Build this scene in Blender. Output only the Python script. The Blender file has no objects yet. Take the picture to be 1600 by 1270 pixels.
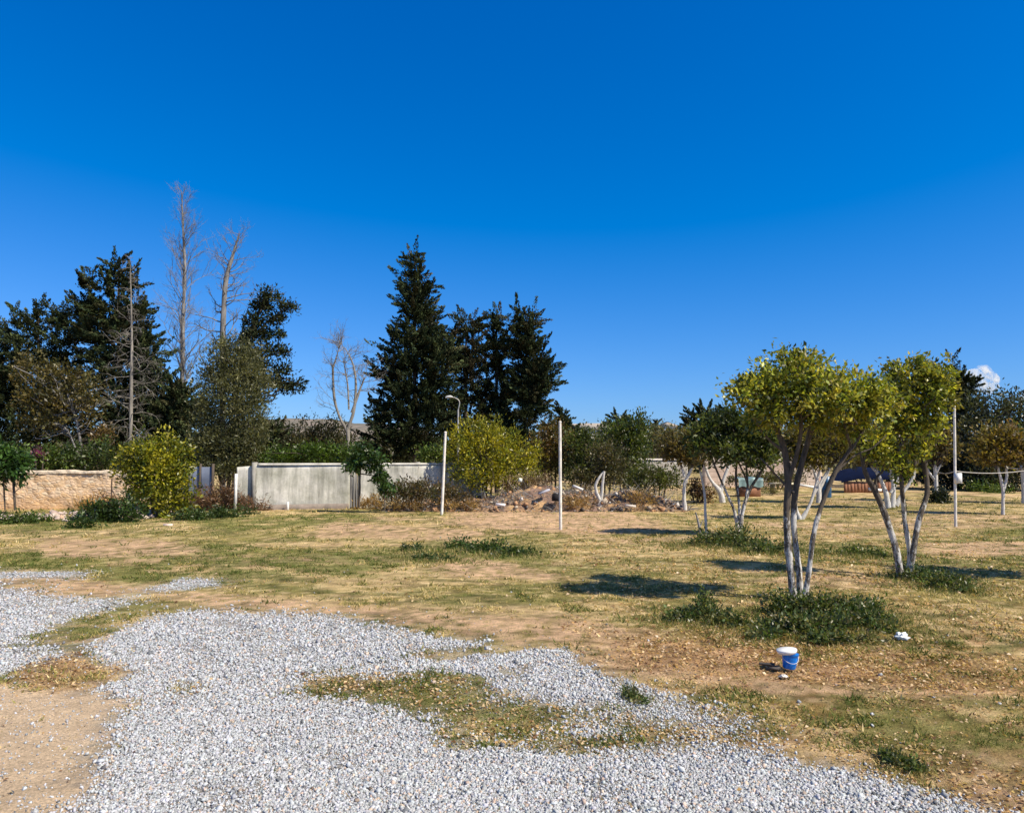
import bpy, math, random
import numpy as np
C = bpy.context.scene.collection
R = math.radians
# ------------------------------------------------------------ camera
F = 1160.0                       # focal length in photo pixels (photo 1600 x 1270)
EYE = 1.6
PITCH = math.atan(80.0 / F)
cam_d = bpy.data.cameras.new('camera'); cam = bpy.data.objects.new('camera', cam_d); C.objects.link(cam)
cam.location = (0, 0, EYE); cam.rotation_euler = (R(90) + PITCH, 0, 0)
cam_d.sensor_width = 36; cam_d.lens = 36 * F / 1600
cam_d.clip_start = 0.05; cam_d.clip_end = 20000
bpy.context.scene.camera = cam
# ------------------------------------------------------------ sky and sun
SUN_EL, SUN_AZ = R(48), R(-31)   # azimuth measured from +x, negative = towards the camera's side
world = bpy.data.worlds.new("World"); bpy.context.scene.world = world
world.use_nodes = True
nt = world.node_tree; nt.nodes.clear()
sky = nt.nodes.new('ShaderNodeTexSky'); sky.sky_type = 'NISHITA'; sky.sun_disc = False
sky.sun_elevation = SUN_EL; sky.sun_rotation = R(90) - SUN_AZ
sky.air_density = 1.0; sky.dust_density = 0.3; sky.ozone_density = 3.0
sep = nt.nodes.new('ShaderNodeSeparateColor'); com = nt.nodes.new('ShaderNodeCombineColor')
nt.links.new(sky.outputs[0], sep.inputs[0])
def wm(op, a, b):
    q = nt.nodes.new('ShaderNodeMath'); q.operation = op
    for k, v in enumerate((a, b)):
        if hasattr(v, 'is_linked'): nt.links.new(v, q.inputs[k])
        else: q.inputs[k].default_value = v
    return q.outputs[0]
# deep polarised blue of the photo: red falls away first, blue stays
nt.links.new(wm('MAXIMUM', wm('MULTIPLY', wm('SUBTRACT', sep.outputs[0], 1.52), .074), 0.0), com.inputs[0])
nt.links.new(wm('MULTIPLY', wm('POWER', sep.outputs[1], 1.06), .077), com.inputs[1])
nt.links.new(wm('MULTIPLY', wm('POWER', sep.outputs[2], .804), .214), com.inputs[2])
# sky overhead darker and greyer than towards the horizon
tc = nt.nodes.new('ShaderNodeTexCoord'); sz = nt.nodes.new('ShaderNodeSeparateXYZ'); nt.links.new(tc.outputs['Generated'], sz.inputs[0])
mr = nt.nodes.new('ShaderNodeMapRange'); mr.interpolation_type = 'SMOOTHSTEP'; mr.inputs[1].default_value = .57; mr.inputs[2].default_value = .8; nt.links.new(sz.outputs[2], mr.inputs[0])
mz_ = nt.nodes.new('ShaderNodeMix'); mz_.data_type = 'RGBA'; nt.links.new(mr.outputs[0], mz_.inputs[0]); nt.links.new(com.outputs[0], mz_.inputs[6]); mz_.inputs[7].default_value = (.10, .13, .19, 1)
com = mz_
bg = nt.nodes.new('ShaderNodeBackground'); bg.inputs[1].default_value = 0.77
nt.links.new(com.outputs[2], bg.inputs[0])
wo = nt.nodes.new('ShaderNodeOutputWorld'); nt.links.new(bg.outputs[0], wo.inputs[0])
sl = bpy.data.lights.new('sun', 'SUN'); sl.energy = 5.0; sl.angle = R(0.5); sl.color = (1.0, 0.90, 0.74)
sun = bpy.data.objects.new('sun', sl); C.objects.link(sun)
from mathutils import Vector
sd = Vector((math.cos(SUN_EL) * math.cos(SUN_AZ), math.cos(SUN_EL) * math.sin(SUN_AZ), math.sin(SUN_EL)))
sun.rotation_euler = sd.to_track_quat('Z', 'Y').to_euler(); sun.location = (20, -5, 20)
vs = bpy.context.scene.view_settings
vs.view_transform = 'Standard'; vs.look = 'None'; vs.exposure = 0.36; vs.gamma = 1.0
cy = bpy.context.scene.cycles
cy.max_bounces = 12; cy.glossy_bounces = 2; cy.transmission_bounces = 3; cy.volume_bounces = 12; cy.diffuse_bounces = 3; cy.transparent_max_bounces = 6

# ------------------------------------------------------------ helpers
rng = np.random.default_rng(7)
cp_, sp_ = math.cos(PITCH), math.sin(PITCH)
def W(px, py, D):
    """world point seen at photo pixel px,py at forward distance D"""
    u = (px - 800) / F; v = (635 - py) / F
    dy = cp_ - v * sp_; dz = sp_ + v * cp_
    t = D / dy
    return np.array([u * t, D, EYE + dz * t])
def G(px, py):
    u = (px - 800) / F; v = (635 - py) / F
    dy = cp_ - v * sp_; dz = sp_ + v * cp_
    t = -EYE / dz
    return np.array([u * t, dy * t, 0.0])
def img(x, y, z=0.0):
    """photo pixel of world points (arrays)"""
    yy = np.maximum(y, 0.5)
    f = yy * cp_ + (z - EYE) * sp_; u = -yy * sp_ + (z - EYE) * cp_
    return 800 + F * x / f, 635 - F * u / f
def _h(ix, iy, iz, s):
    n = (ix * 374761393 + iy * 668265263 + iz * 2147483647 + s * 1274126177) & 0xFFFFFFFF
    n = ((n ^ (n >> 13)) * 1274126177) & 0xFFFFFFFF
    n = ((n ^ (n >> 16)) * 2246822519) & 0xFFFFFFFF
    return ((n ^ (n >> 15)) & 0xFFFFFF) / float(0xFFFFFF)
def vn(P, s=0):
    P = np.asarray(P, float); i = np.floor(P).astype(np.int64); f = P - i; f = f * f * (3 - 2 * f)
    r = 0
    for dx in (0, 1):
        for dy in (0, 1):
            for dz in (0, 1):
                w = (f[:, 0] if dx else 1 - f[:, 0]) * (f[:, 1] if dy else 1 - f[:, 1]) * (f[:, 2] if dz else 1 - f[:, 2])
                r = r + w * _h(i[:, 0] + dx, i[:, 1] + dy, i[:, 2] + dz, s)
    return r
def fbm(P, o=4, s=0):
    a = 0; w = 0.5; t = 0
    for k in range(o):
        a = a + w * vn(P, s + k); t += w; w *= 0.5; P = P * 2.03
    return a / t
def fb2(x, y, sc, o=4, s=0, z=0.0):
    return fbm(np.stack([x * sc, y * sc, np.full_like(x, z)], 1), o, s)
def unit(v): return v / np.maximum(np.linalg.norm(v, axis=-1, keepdims=True), 1e-9)
def rdir(n): return unit(rng.normal(size=(n, 3)))

class Buf:
    def __init__(s): s.V = []; s.F4 = []; s.F3 = []; s.Cc = []; s.n = 0
    def add(s, v, f4=None, f3=None, col=None):
        v = np.asarray(v, float).reshape(-1, 3)
        if f4 is not None and len(f4): s.F4.append(np.asarray(f4, np.int64) + s.n)
        if f3 is not None and len(f3): s.F3.append(np.asarray(f3, np.int64) + s.n)
        if col is None: col = np.ones((len(v), 3)) * .5
        s.Cc.append(np.broadcast_to(np.asarray(col, float), (len(v), 3))); s.V.append(v); s.n += len(v)
    def tube(s, pts, rad, k=6, col=None, cap=True, rough=0.0):
        pts = np.asarray(pts, float); n = len(pts); rad = np.broadcast_to(np.asarray(rad, float), (n,))
        t = np.gradient(pts, axis=0); t = unit(t)
        ref = np.array([0.13, 0.97, 0.2]) if abs(t[0][2]) > .7 else np.array([0., 0., 1.])
        a = unit(np.cross(t, ref)); b = np.cross(t, a)
        th = np.arange(k) / k * 2 * np.pi
        rr = rad[:, None] * (1 + (rng.uniform(-rough, rough, (n, k)) if rough else 0))
        v = pts[:, None] + rr[..., None] * (np.cos(th)[None, :, None] * a[:, None] + np.sin(th)[None, :, None] * b[:, None])
        i = np.arange(n - 1)[:, None] * k; j = np.arange(k)[None]; j2 = (j + 1) % k
        f = np.stack([i + j, i + j2, i + k + j2, i + k + j], -1).reshape(-1, 4)
        s.add(v.reshape(-1, 3), f, None, col)
        if cap:
            s.add(np.vstack([v[-1], pts[-1]]), None, [(q, (q + 1) % k, k) for q in range(k)], col)
    def box(s, lo, hi, col=None, M=None, jit=0.0):
        x0, y0, z0 = lo; x1, y1, z1 = hi
        v = np.array([(x0, y0, z0), (x1, y0, z0), (x1, y1, z0), (x0, y1, z0), (x0, y0, z1), (x1, y0, z1), (x1, y1, z1), (x0, y1, z1)], float)
        if jit: v += rng.uniform(-jit, jit, v.shape)
        if M is not None: v = v @ M.T
        s.add(v, [(0, 3, 2, 1), (4, 5, 6, 7), (0, 1, 5, 4), (1, 2, 6, 5), (2, 3, 7, 6), (3, 0, 4, 7)], None, col)
    def build(s, name, mat, parent=None, smooth=False):
        me = bpy.data.meshes.new(name)
        V = np.concatenate(s.V); Cc = np.concatenate(s.Cc)
        F4 = np.concatenate(s.F4) if s.F4 else np.zeros((0, 4), np.int64)
        F3 = np.concatenate(s.F3) if s.F3 else np.zeros((0, 3), np.int64)
        off = np.zeros(3)
        if parent is not None: off = np.array(parent.location)
        me.vertices.add(len(V)); me.vertices.foreach_set('co', (V - off).astype(np.float32).ravel())
        nl = F4.size + F3.size; me.loops.add(nl)
        me.loops.foreach_set('vertex_index', np.concatenate([F4.ravel(), F3.ravel()]).astype(np.int32))
        me.polygons.add(len(F4) + len(F3))
        tot = np.concatenate([np.full(len(F4), 4), np.full(len(F3), 3)]).astype(np.int32)
        st = np.concatenate([[0], np.cumsum(tot)[:-1]]).astype(np.int32)
        me.polygons.foreach_set('loop_start', st); me.polygons.foreach_set('loop_total', tot)
        if smooth: me.polygons.foreach_set('use_smooth', np.ones(len(tot), bool))
        ca = me.color_attributes.new('col', 'FLOAT_COLOR', 'POINT')
        ca.data.foreach_set('color', np.concatenate([Cc, np.ones((len(Cc), 1))], 1).astype(np.float32).ravel())
        me.update(calc_edges=True); me.validate()
        me.materials.append(mat)
        o = bpy.data.objects.new(name, me); C.objects.link(o)
        if parent is not None: o.parent = parent
        return o
def tag(o, label=None, cat=None, group=None, kind=None):
    if label: o['label'] = label
    if cat: o['category'] = cat
    if group: o['group'] = group
    if kind: o['kind'] = kind
    return o
def thing(name, label, cat, loc, group=None):
    o = bpy.data.objects.new(name, None); C.objects.link(o); o.location = [float(q) for q in loc]; o.empty_display_size = .2
    return tag(o, label, cat, group)

# ------------------------------------------------------------ materials
def newmat(name):
    m = bpy.data.materials.new(name); m.use_nodes = True; t = m.node_tree
    return m, t, t.nodes['Principled BSDF']
def N(t, kind, **kw):
    n = t.nodes.new(kind)
    for k, v in kw.items():
        if k in n.inputs: n.inputs[k].default_value = v
        else: setattr(n, k, v)
    return n
def mixc(t, fac, a, b, mode='MIX'):
    m = t.nodes.new('ShaderNodeMix'); m.data_type = 'RGBA'; m.blend_type = mode
    for s, v in ((m.inputs[0], fac), (m.inputs[6], a), (m.inputs[7], b)):
        if hasattr(v, 'is_linked'): t.links.new(v, s)
        elif isinstance(v, (int, float)): s.default_value = v
        else: s.default_value = (*v, 1)
    return m.outputs[2]
def ramp(t, src, pts):
    r = t.nodes.new('ShaderNodeValToRGB'); e = r.color_ramp.elements
    while len(e) < len(pts): e.new(0.5)
    for q, (p, c) in zip(e, pts): q.position = p; q.color = (*c, 1) if not isinstance(c, (int, float)) else (c, c, c, 1)
    t.links.new(src, r.inputs[0]); return r.outputs[0]
def noise(t, scale, detail=4, rough=.6, vec=None, w=None):
    n = N(t, 'ShaderNodeTexNoise', Scale=scale, Detail=detail, Roughness=rough)
    if vec is None:
        g = t.nodes.new('ShaderNodeNewGeometry'); vec = g.outputs['Position']
    t.links.new(vec, n.inputs['Vector']); return n.outputs[0]
def stretch(t, sx, sy, sz):
    g = t.nodes.new('ShaderNodeNewGeometry'); m = t.nodes.new('ShaderNodeMapping'); m.inputs['Scale'].default_value = (sx, sy, sz)
    t.links.new(g.outputs['Position'], m.inputs[0]); return m.outputs[0]
def bump(t, p, src, dist, strength=1.0):
    b = N(t, 'ShaderNodeBump', Distance=dist, Strength=strength); t.links.new(src, b.inputs['Height']); t.links.new(b.outputs[0], p.inputs['Normal'])
def m_leaf(name, trans=0.3, rough=.4, spec=.5):
    m, t, p = newmat(name)
    a = N(t, 'ShaderNodeAttribute', attribute_name='col')
    t.links.new(a.outputs['Color'], p.inputs['Base Color']); p.inputs['Roughness'].default_value = rough
    p.inputs['Specular IOR Level'].default_value = spec
    tr = t.nodes.new('ShaderNodeBsdfTranslucent'); t.links.new(mixc(t, 1.0, a.outputs['Color'], (1.3, 1.3, .6), 'MULTIPLY'), tr.inputs[0])
    mx = t.nodes.new('ShaderNodeMixShader'); mx.inputs[0].default_value = trans
    t.links.new(p.outputs[0], mx.inputs[1]); t.links.new(tr.outputs[0], mx.inputs[2])
    t.links.new(mx.outputs[0], t.nodes['Material Output'].inputs[0]); return m
LEAF = m_leaf('leaf', .38); NEEDLE = m_leaf('needle', .06, .8, .06); GRASS = m_leaf('grass_blade', .2, .7, .12)
def m_attr(name, rough=.9, nscale=40, amt=.35, bdist=.01):
    m, t, p = newmat(name)
    a = N(t, 'ShaderNodeAttribute', attribute_name='col'); n = noise(t, nscale, 5, .65)
    f = ramp(t, n, [(.3, 1 - amt), (.7, 1 + amt)])
    t.links.new(mixc(t, 1.0, a.outputs['Color'], f, 'MULTIPLY'), p.inputs['Base Color'])
    p.inputs['Roughness'].default_value = rough; p.inputs['Specular IOR Level'].default_value = .25
    bump(t, p, n, bdist); return m
STONE = m_attr('stone', .85, 60, .25, .003); RUBBLE = m_attr('rubble', .9, 9, .4, .03)
def m_bark(name, c1, c2, sc=9, bd=.012):
    m, t, p = newmat(name); n = noise(t, sc, 6, .7, stretch(t, 1, 1, .25))
    t.links.new(ramp(t, n, [(.3, c1), (.7, c2)]), p.inputs['Base Color']); p.inputs['Roughness'].default_value = .9
    bump(t, p, n, bd, .8); return m
BARK = m_bark('dark_bark', (.035, .026, .018), (.13, .1, .075), 30)
DEAD = m_bark('dead_wood', (.095, .09, .085), (.34, .325, .31), 6, .03)
DEADP = m_bark('pale_dead_wood', (.10, .09, .08), (.38, .35, .30), 5, .03)
def m_white(name, top=1.3, soft=.35, keep=.525):
    """bark limewashed up to about `top` metres, flaking in patches"""
    m, t, p = newmat(name)
    g = t.nodes.new('ShaderNodeNewGeometry'); sx = t.nodes.new('ShaderNodeSeparateXYZ'); t.links.new(g.outputs['Position'], sx.inputs[0])
    n1 = noise(t, 9, 7, .85, stretch(t, 1, 1, .4)); n2 = noise(t, 30, 5, .7, stretch(t, 1, 1, .3))
    mr = N(t, 'ShaderNodeMapRange'); mr.inputs[1].default_value = top - soft; mr.inputs[2].default_value = top + soft; mr.inputs[3].default_value = keep; mr.inputs[4].default_value = -.15
    t.links.new(sx.outputs[2], mr.inputs[0])
    s = t.nodes.new('ShaderNodeMath'); s.operation = 'SUBTRACT'; t.links.new(mr.outputs[0], s.inputs[0]); t.links.new(n1, s.inputs[1])
    f = ramp(t, s.outputs[0], [(.0, 0.0), (.06, 1.0)])
    bark = ramp(t, n2, [(.3, (.035, .027, .02)), (.7, (.15, .12, .09))]); wh = ramp(t, n2, [(.25, (.30, .28, .25)), (.6, (.66, .64, .60))])
    t.links.new(mixc(t, f, bark, wh), p.inputs['Base Color']); p.inputs['Roughness'].default_value = .9
    bump(t, p, n2, .01, .8); return m
WHITE = m_white('limewashed_bark'); WHITEFULL = m_white('limewashed_bark_full', 1.5, .3, .66)
def m_plain(name, c, rough=.6, var=.2, sc=8, metal=0, bd=0):
    m, t, p = newmat(name); n = noise(t, sc, 5, .6)
    t.links.new(ramp(t, n, [(.3, tuple(q * (1 - var) for q in c)), (.7, tuple(min(1, q * (1 + var)) for q in c))]), p.inputs['Base Color'])
    p.inputs['Roughness'].default_value = rough; p.inputs['Metallic'].default_value = metal
    if bd: bump(t, p, n, bd)
    if rough > .85: p.inputs['Specular IOR Level'].default_value = .08
    return m

# ------------------------------------------------------------ ground masks (regions measured in the photo, put on the ground)
def inside(px, py, poly):
    r = np.zeros(px.shape, bool); n = len(poly)
    for i in range(n):
        x0, y0 = poly[i]; x1, y1 = poly[(i + 1) % n]
        if y0 == y1: continue
        c = ((y0 > py) != (y1 > py)) & (px < (x1 - x0) * (py - y0) / (y1 - y0) + x0); r ^= c
    return r
GRAV = [[(-400, 900), (0, 908), (60, 925), (130, 938), (215, 930), (190, 948), (120, 962), (65, 975), (45, 1000), (85, 1015), (55, 1035), (20, 1060), (-400, 1075)],
        [(168, 990), (235, 962), (330, 955), (430, 962), (560, 966), (640, 984), (690, 1000), (760, 1008), (830, 1014), (890, 1025), (960, 1062), (1010, 1085), (1080, 1108), (1150, 1135), (1135, 1165), (1250, 1198), (1400, 1225), (1480, 1248), (1560, 1290), (1650, 1500), (120, 1500), (150, 1270), (165, 1200), (195, 1150), (205, 1095), (150, 1075), (215, 1040), (130, 1012)],
        [(-100, 888), (20, 890), (118, 893), (115, 902), (10, 901), (-100, 899)], [(275, 908), (342, 908), (350, 915), (300, 921), (225, 923), (235, 917)]]
THIN = [[(490, 928), (560, 926), (592, 931), (560, 937), (500, 935)], [(350, 915), (480, 920), (520, 930), (380, 926)], [(120, 940), (230, 925), (300, 935), (250, 960), (180, 985), (120, 970)], [(560, 1148), (700, 1150), (640, 1165)], [(460, 1060), (560, 1080), (660, 1110), (700, 1130), (600, 1100)], [(900, 1010), (1010, 1060), (1100, 1100), (1160, 1140), (1250, 1180), (1120, 1120), (980, 1050)]]
HOLE = [[(462, 1046), (540, 1046), (600, 1052), (680, 1050), (740, 1060), (775, 1080), (850, 1100), (905, 1112), (960, 1108), (1010, 1116), (1060, 1132), (1130, 1142), (1150, 1166), (1050, 1165), (960, 1172), (930, 1188), (850, 1180), (780, 1164), (680, 1166), (662, 1150), (705, 1125), (650, 1107), (590, 1092), (520, 1082), (462, 1082)],
        [(262, 1066), (315, 1066), (312, 1078), (262, 1078)], [(640, 1018), (720, 1015), (790, 1003), (850, 1012), (760, 1022), (700, 1034), (620, 1034)],
        [(890, 1020), (950, 1040), (960, 1052), (900, 1040)], [(780, 1045), (830, 1050), (820, 1060), (780, 1058)]]
THIN.append(HOLE[0])
GR2 = [[(880, 1132), (940, 1130), (955, 1148), (890, 1148)], [(760, 1088), (800, 1090), (800, 1102), (762, 1100)]]
GREEN = [[(-200, 868), (150, 862), (300, 850), (620, 862), (640, 885), (560, 905), (420, 905), (300, 922), (215, 912), (120, 888), (-200, 884)],
         [(40, 990), (100, 962), (180, 935), (235, 945), (240, 965), (190, 985), (90, 1005), (50, 1000)], HOLE[0],
         [(300, 812), (560, 800), (600, 815), (330, 832)], [(1230, 850), (1700, 822), (1700, 890), (1500, 892), (1240, 880)], [(640, 850), (850, 850), (850, 885), (640, 882)],
         [(1300, 1090), (1600, 1080), (1700, 1180), (1400, 1190), (1250, 1150)], [(0, 800), (380, 780), (380, 800), (120, 832), (0, 828)]]
DIRT = [[(-200, 896), (120, 900), (235, 918), (200, 930), (100, 932), (0, 912), (-200, 905)], [(235, 925), (400, 932), (500, 940), (700, 955), (850, 960), (940, 965), (1010, 985), (980, 1015), (880, 1012), (760, 1000), (690, 985), (560, 963), (430, 960), (300, 950)],
        [(960, 990), (1180, 1010), (1330, 1035), (1600, 1065), (1600, 1090), (1200, 1080), (1000, 1060), (900, 1020)], [(60, 838), (260, 842), (330, 862), (180, 872), (60, 868)], [(700, 795), (980, 798), (1060, 830), (900, 836), (700, 820)],
        [(1420, 845), (1700, 845), (1700, 868), (1450, 866)], [(1450, 1200), (1700, 1190), (1700, 1400), (1600, 1300), (1530, 1268), (1470, 1240)], [(520, 815), (760, 830), (740, 845), (480, 838)], [(640, 865), (760, 872), (900, 905), (700, 900)]]
SAND = [[(-500, 1072), (60, 1076), (190, 1084), (200, 1100), (190, 1150), (162, 1200), (148, 1270), (100, 1500), (-500, 1500)], [(430, 1160), (560, 1150), (620, 1158), (560, 1180), (480, 1180)]]
LITTER = [[(35, 1055), (60, 1025), (110, 1012), (155, 1035), (170, 1062), (110, 1078), (40, 1080)], [(480, 1050), (580, 1050), (600, 1085), (520, 1080)], [(262, 1066), (315, 1066), (312, 1078), (262, 1078)],
          [(960, 1000), (1100, 990), (1350, 1000), (1650, 1030), (1650, 1090), (1400, 1070), (1150, 1050), (960, 1040)]]
def anyin(px, py, polys):
    r = np.zeros(px.shape, bool)
    for q in polys: r |= inside(px, py, q)
    return r
def masks(x, y, j=0.0):
    """boolean membership of each ground region, edges broken up by noise"""
    w = (fb2(x, y, 1.6, 4, 11) - .5) * .42; w2 = (fb2(x, y, 1.6, 4, 31) - .5) * .42
    w += (fb2(x, y, 9., 2, 12) - .5) * .2; w2 += (fb2(x, y, 9., 2, 13) - .5) * .2
    sc = np.clip(y / 6, .6, 1.0)
    xx = x + w * sc + rng.normal(size=x.shape) * j; yy = y + w2 * sc + rng.normal(size=x.shape) * j * 1.2
    px, py = img(xx, yy)
    g = (anyin(px, py, GRAV) & ~anyin(px, py, HOLE)) | anyin(px, py, GR2)
    return dict(grav=g, green=anyin(px, py, GREEN), dirt=anyin(px, py, DIRT), sand=anyin(px, py, SAND), lit=anyin(px, py, LITTER), thin=anyin(px, py, THIN))
def msoft(x, y, k=7, j=.12):
    o = None
    for _ in range(k):
        m = masks(x, y, j); m = {q: v.astype(float) / k for q, v in m.items()}
        o = m if o is None else {q: o[q] + m[q] for q in m}
    return o
COLS = dict(straw=(.56, .41, .20), olive=(.29, .245, .08), green=(.20, .20, .06), dirt=(.54, .36, .22), sand=(.72, .54, .36), grav=(.40, .39, .38), litter=(.30, .16, .06))
COLS = {k: np.array(v) for k, v in COLS.items()}
def ground_col(x, y):
    m = msoft(x, y)
    n1 = fb2(x, y * 1.6, .55, 5, 3); n2 = fb2(x, y, 2.7, 4, 5); n3 = fb2(x, y * 2, .25, 3, 9); n4 = fb2(x, y, 12, 3, 6)
    def L(a, b, f): return a + (b - a) * np.clip(f, 0, 1)[:, None]
    c = L(COLS['straw'], COLS['olive'], (n1 - .42) * 5 + (n2 - .5) * 3)
    c = L(c, COLS['dirt'], np.clip((n3 - .52) * 7, 0, 1) * .7 + np.clip((n2 - .6) * 5, 0, .5))
    near = np.clip((11 - y) / 5, 0, 1) * np.clip((x - 0) / 2, 0, 1)
    c = L(c, COLS['litter'] * 1.1, near * np.clip((n2 - .42) * 4, 0, .6))
    c = L(c, np.array([.62, .47, .27]), np.clip((n4 - .56) * 5, 0, .5))
    n7 = fb2(x, y * 1.3, 6.5, 3, 67); n8 = fb2(x, y * 2.6, 1.3, 4, 68)
    c = L(c, np.array([.13, .125, .04]), np.clip((n7 - .55) * 7, 0, .75) * np.clip((n8 - .38) * 5, .1, 1)); c = L(c, np.array([.16, .16, .05]), np.clip((n8 - .56) * 8, 0, .6))
    c = L(c, COLS['green'], m['green'] * np.clip(.4 + (n2 - .45) * 5 + (n4 - .5) * 3, 0, .8))
    c = L(c, COLS['dirt'], m['dirt'] * np.clip(.75 + (n4 - .5) * 3, 0, 1))
    c = L(c, COLS['litter'], m['lit'] * .5)
    c = L(c, COLS['sand'], m['sand'])
    c = L(c, COLS['grav'], m['grav'] * .93)
    n6 = fb2(x, y * 2.2, 4.5, 4, 66)
    c = c * np.clip(1 + ((n4 - .5) * .9 + (n6 - .5) * 1.1) * (1 - .75 * m['sand']), .45, 1.6)[:, None]
    return c
def ground_h(x, y):
    near = np.clip((30 - y) / 20, 0, 1)
    return ((fb2(x, y, .35, 3, 21) - .5) * .09 + (fb2(x, y, 2.2, 3, 22) - .5) * .035) * near

# ------------------------------------------------------------ ground sheet
def axis(lo, hi, step, far, grow):
    a = list(np.arange(lo, hi, step)); s = step; v = a[-1]
    while v < far: s *= grow; v += s; a.append(v)
    return a
yp = np.array(axis(2.2, 9.5, .045, 9000, 1.022)); yn = -np.array([3000, 600, 100, 20, 6, 1, -1, -1.6])
ys = np.concatenate([yn, yp])
xp = np.array(axis(0.0, 8.0, .05, 9000, 1.03)); xs = np.concatenate([-xp[:0:-1], xp])
X, Y = np.meshgrid(xs, ys); x = X.ravel(); y = Y.ravel()
z = ground_h(x, y)
b = Buf(); nx = len(xs)
i = (np.arange(len(ys) - 1)[:, None] * nx + np.arange(nx - 1)[None]).ravel()
gc = ground_col(x, y)
far = np.clip((y - 60) / 100, 0, 1)[:, None]; gc = gc * (1 - far) + np.array([.16, .15, .06]) * far
gc[(y > 9) & (gc[:, 2] > .2)] *= 1.0
b.add(np.stack([x, y, z], 1), np.stack([i, i + 1, i + nx + 1, i + nx], 1), None, gc)
m, t, p = newmat('field_ground')
a = N(t, 'ShaderNodeAttribute', attribute_name='col'); n = noise(t, 55, 8, .8); n5 = noise(t, 3.2, 7, .75, stretch(t, 1, 1.5, 1))
f = ramp(t, n, [(.3, .38), (.7, 1.55)]); c = mixc(t, 1.0, a.outputs['Color'], f, 'MULTIPLY')
c = mixc(t, 1.0, c, ramp(t, n5, [(.33, .85), (.67, 1.12)]), 'MULTIPLY')
t.links.new(c, p.inputs['Base Color']); p.inputs['Roughness'].default_value = .95; p.inputs['Specular IOR Level'].default_value = .1
bump(t, p, n, .03, .9)
ground = tag(b.build('ground', m, smooth=True), kind='structure')

# ------------------------------------------------------------ gravel stones, grass, leaves lying on the field
def polar(n, d0, d1, sx=.74, pad=.5, pw=0.0):
    u = rng.random(n); D = d0 * (d1 / d0) ** u if pw == 0 else (d0 ** pw + u * (d1 ** pw - d0 ** pw)) ** (1 / pw)
    return (rng.random(n) * 2 - 1) * (D * sx + pad), D
def stones(buf, x, y, s, col):
    n = len(x); v0 = np.array([(-1, -1, -1), (1, -1, -1), (1, 1, -1), (-1, 1, -1), (-1, -1, 1), (1, -1, 1), (1, 1, 1), (-1, 1, 1)], float) * .5
    v = v0[None] * (1 + rng.uniform(-.45, .25, (n, 8, 3))) * np.stack([rng.uniform(.7, 1.3, n), rng.uniform(.6, 1.1, n), rng.uniform(.45, .85, n)], 1)[:, None]
    q = unit(rng.normal(size=(n, 4)) * np.array([1, .45, .45, 1])); w, a, b_, c_ = q.T
    M = np.stack([1 - 2 * (b_ * b_ + c_ * c_), 2 * (a * b_ - w * c_), 2 * (a * c_ + w * b_), 2 * (a * b_ + w * c_), 1 - 2 * (a * a + c_ * c_), 2 * (b_ * c_ - w * a), 2 * (a * c_ - w * b_), 2 * (b_ * c_ + w * a), 1 - 2 * (a * a + b_ * b_)], 1).reshape(n, 3, 3)
    v = np.einsum('nij,nkj->nki', M, v) * s[:, None, None]
    v += np.stack([x, y, ground_h(x, y) + s * rng.uniform(.05, .45, n)], 1)[:, None]
    f = np.array([(0, 3, 2, 1), (4, 5, 6, 7), (0, 1, 5, 4), (1, 2, 6, 5), (2, 3, 7, 6), (3, 0, 4, 7)])
    f = (f[None] + np.arange(n)[:, None, None] * 8).reshape(-1, 4)
    buf.add(v.reshape(-1, 3), f, None, np.repeat(col, 8, 0))
def stone_cols(n):
    g = rng.beta(3.0, 2.4, n)[:, None] * .52 + .28; c = g * .84 * np.array([.95, .985, 1.04]) * (1 + rng.normal(size=(n, 3)) * .02)
    k = rng.random(n) < .08; c[k] = c[k] * np.array([1.15, .88, .68]); k = rng.random(n) < .05; c[k] *= .35; return np.clip(c, .02, .92)
b = Buf()
x, y = polar(500000, 3.0, 12.5, .83, .3, -.45)
jj = .04 + .34 * np.clip((fb2(x, y, .9, 3, 62) - .45) * 5, 0, 1) * rng.random(len(x))
mk = masks(x, y, jj)['grav'] & (rng.random(len(x)) < np.clip(fb2(x, y, 2.2, 4, 61) * 6 - 1.4, .35, 1)); x, y = x[mk], y[mk]
stones(b, x, y, .0045 + rng.gamma(3, .0020, len(x)) * np.clip(y / 5, .9, 1.35), stone_cols(len(x)))
x, y = polar(60000, 3.0, 12.5, .83, .3)          # strays around the gravel
mm = masks(x, y, .28); keep = (mm['grav'] & (rng.random(len(x)) < .5)) | (mm['thin'] & (rng.random(len(x)) < np.clip(fb2(x, y, 2.6, 3, 63) * 6 - 3.0, .02, .5))) | (mm['sand'] & (rng.random(len(x)) < .26)) | (rng.random(len(x)) < .012)
x, y = x[keep], y[keep]; stones(b, x, y, .004 + rng.gamma(1.6, .0026, len(x)) * np.clip(y / 5, .9, 1.4), stone_cols(len(x)))
tag(b.build('gravel', STONE), 'grey white crushed gravel spread over the bare earth in the foreground', 'gravel', kind='stuff')

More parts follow.
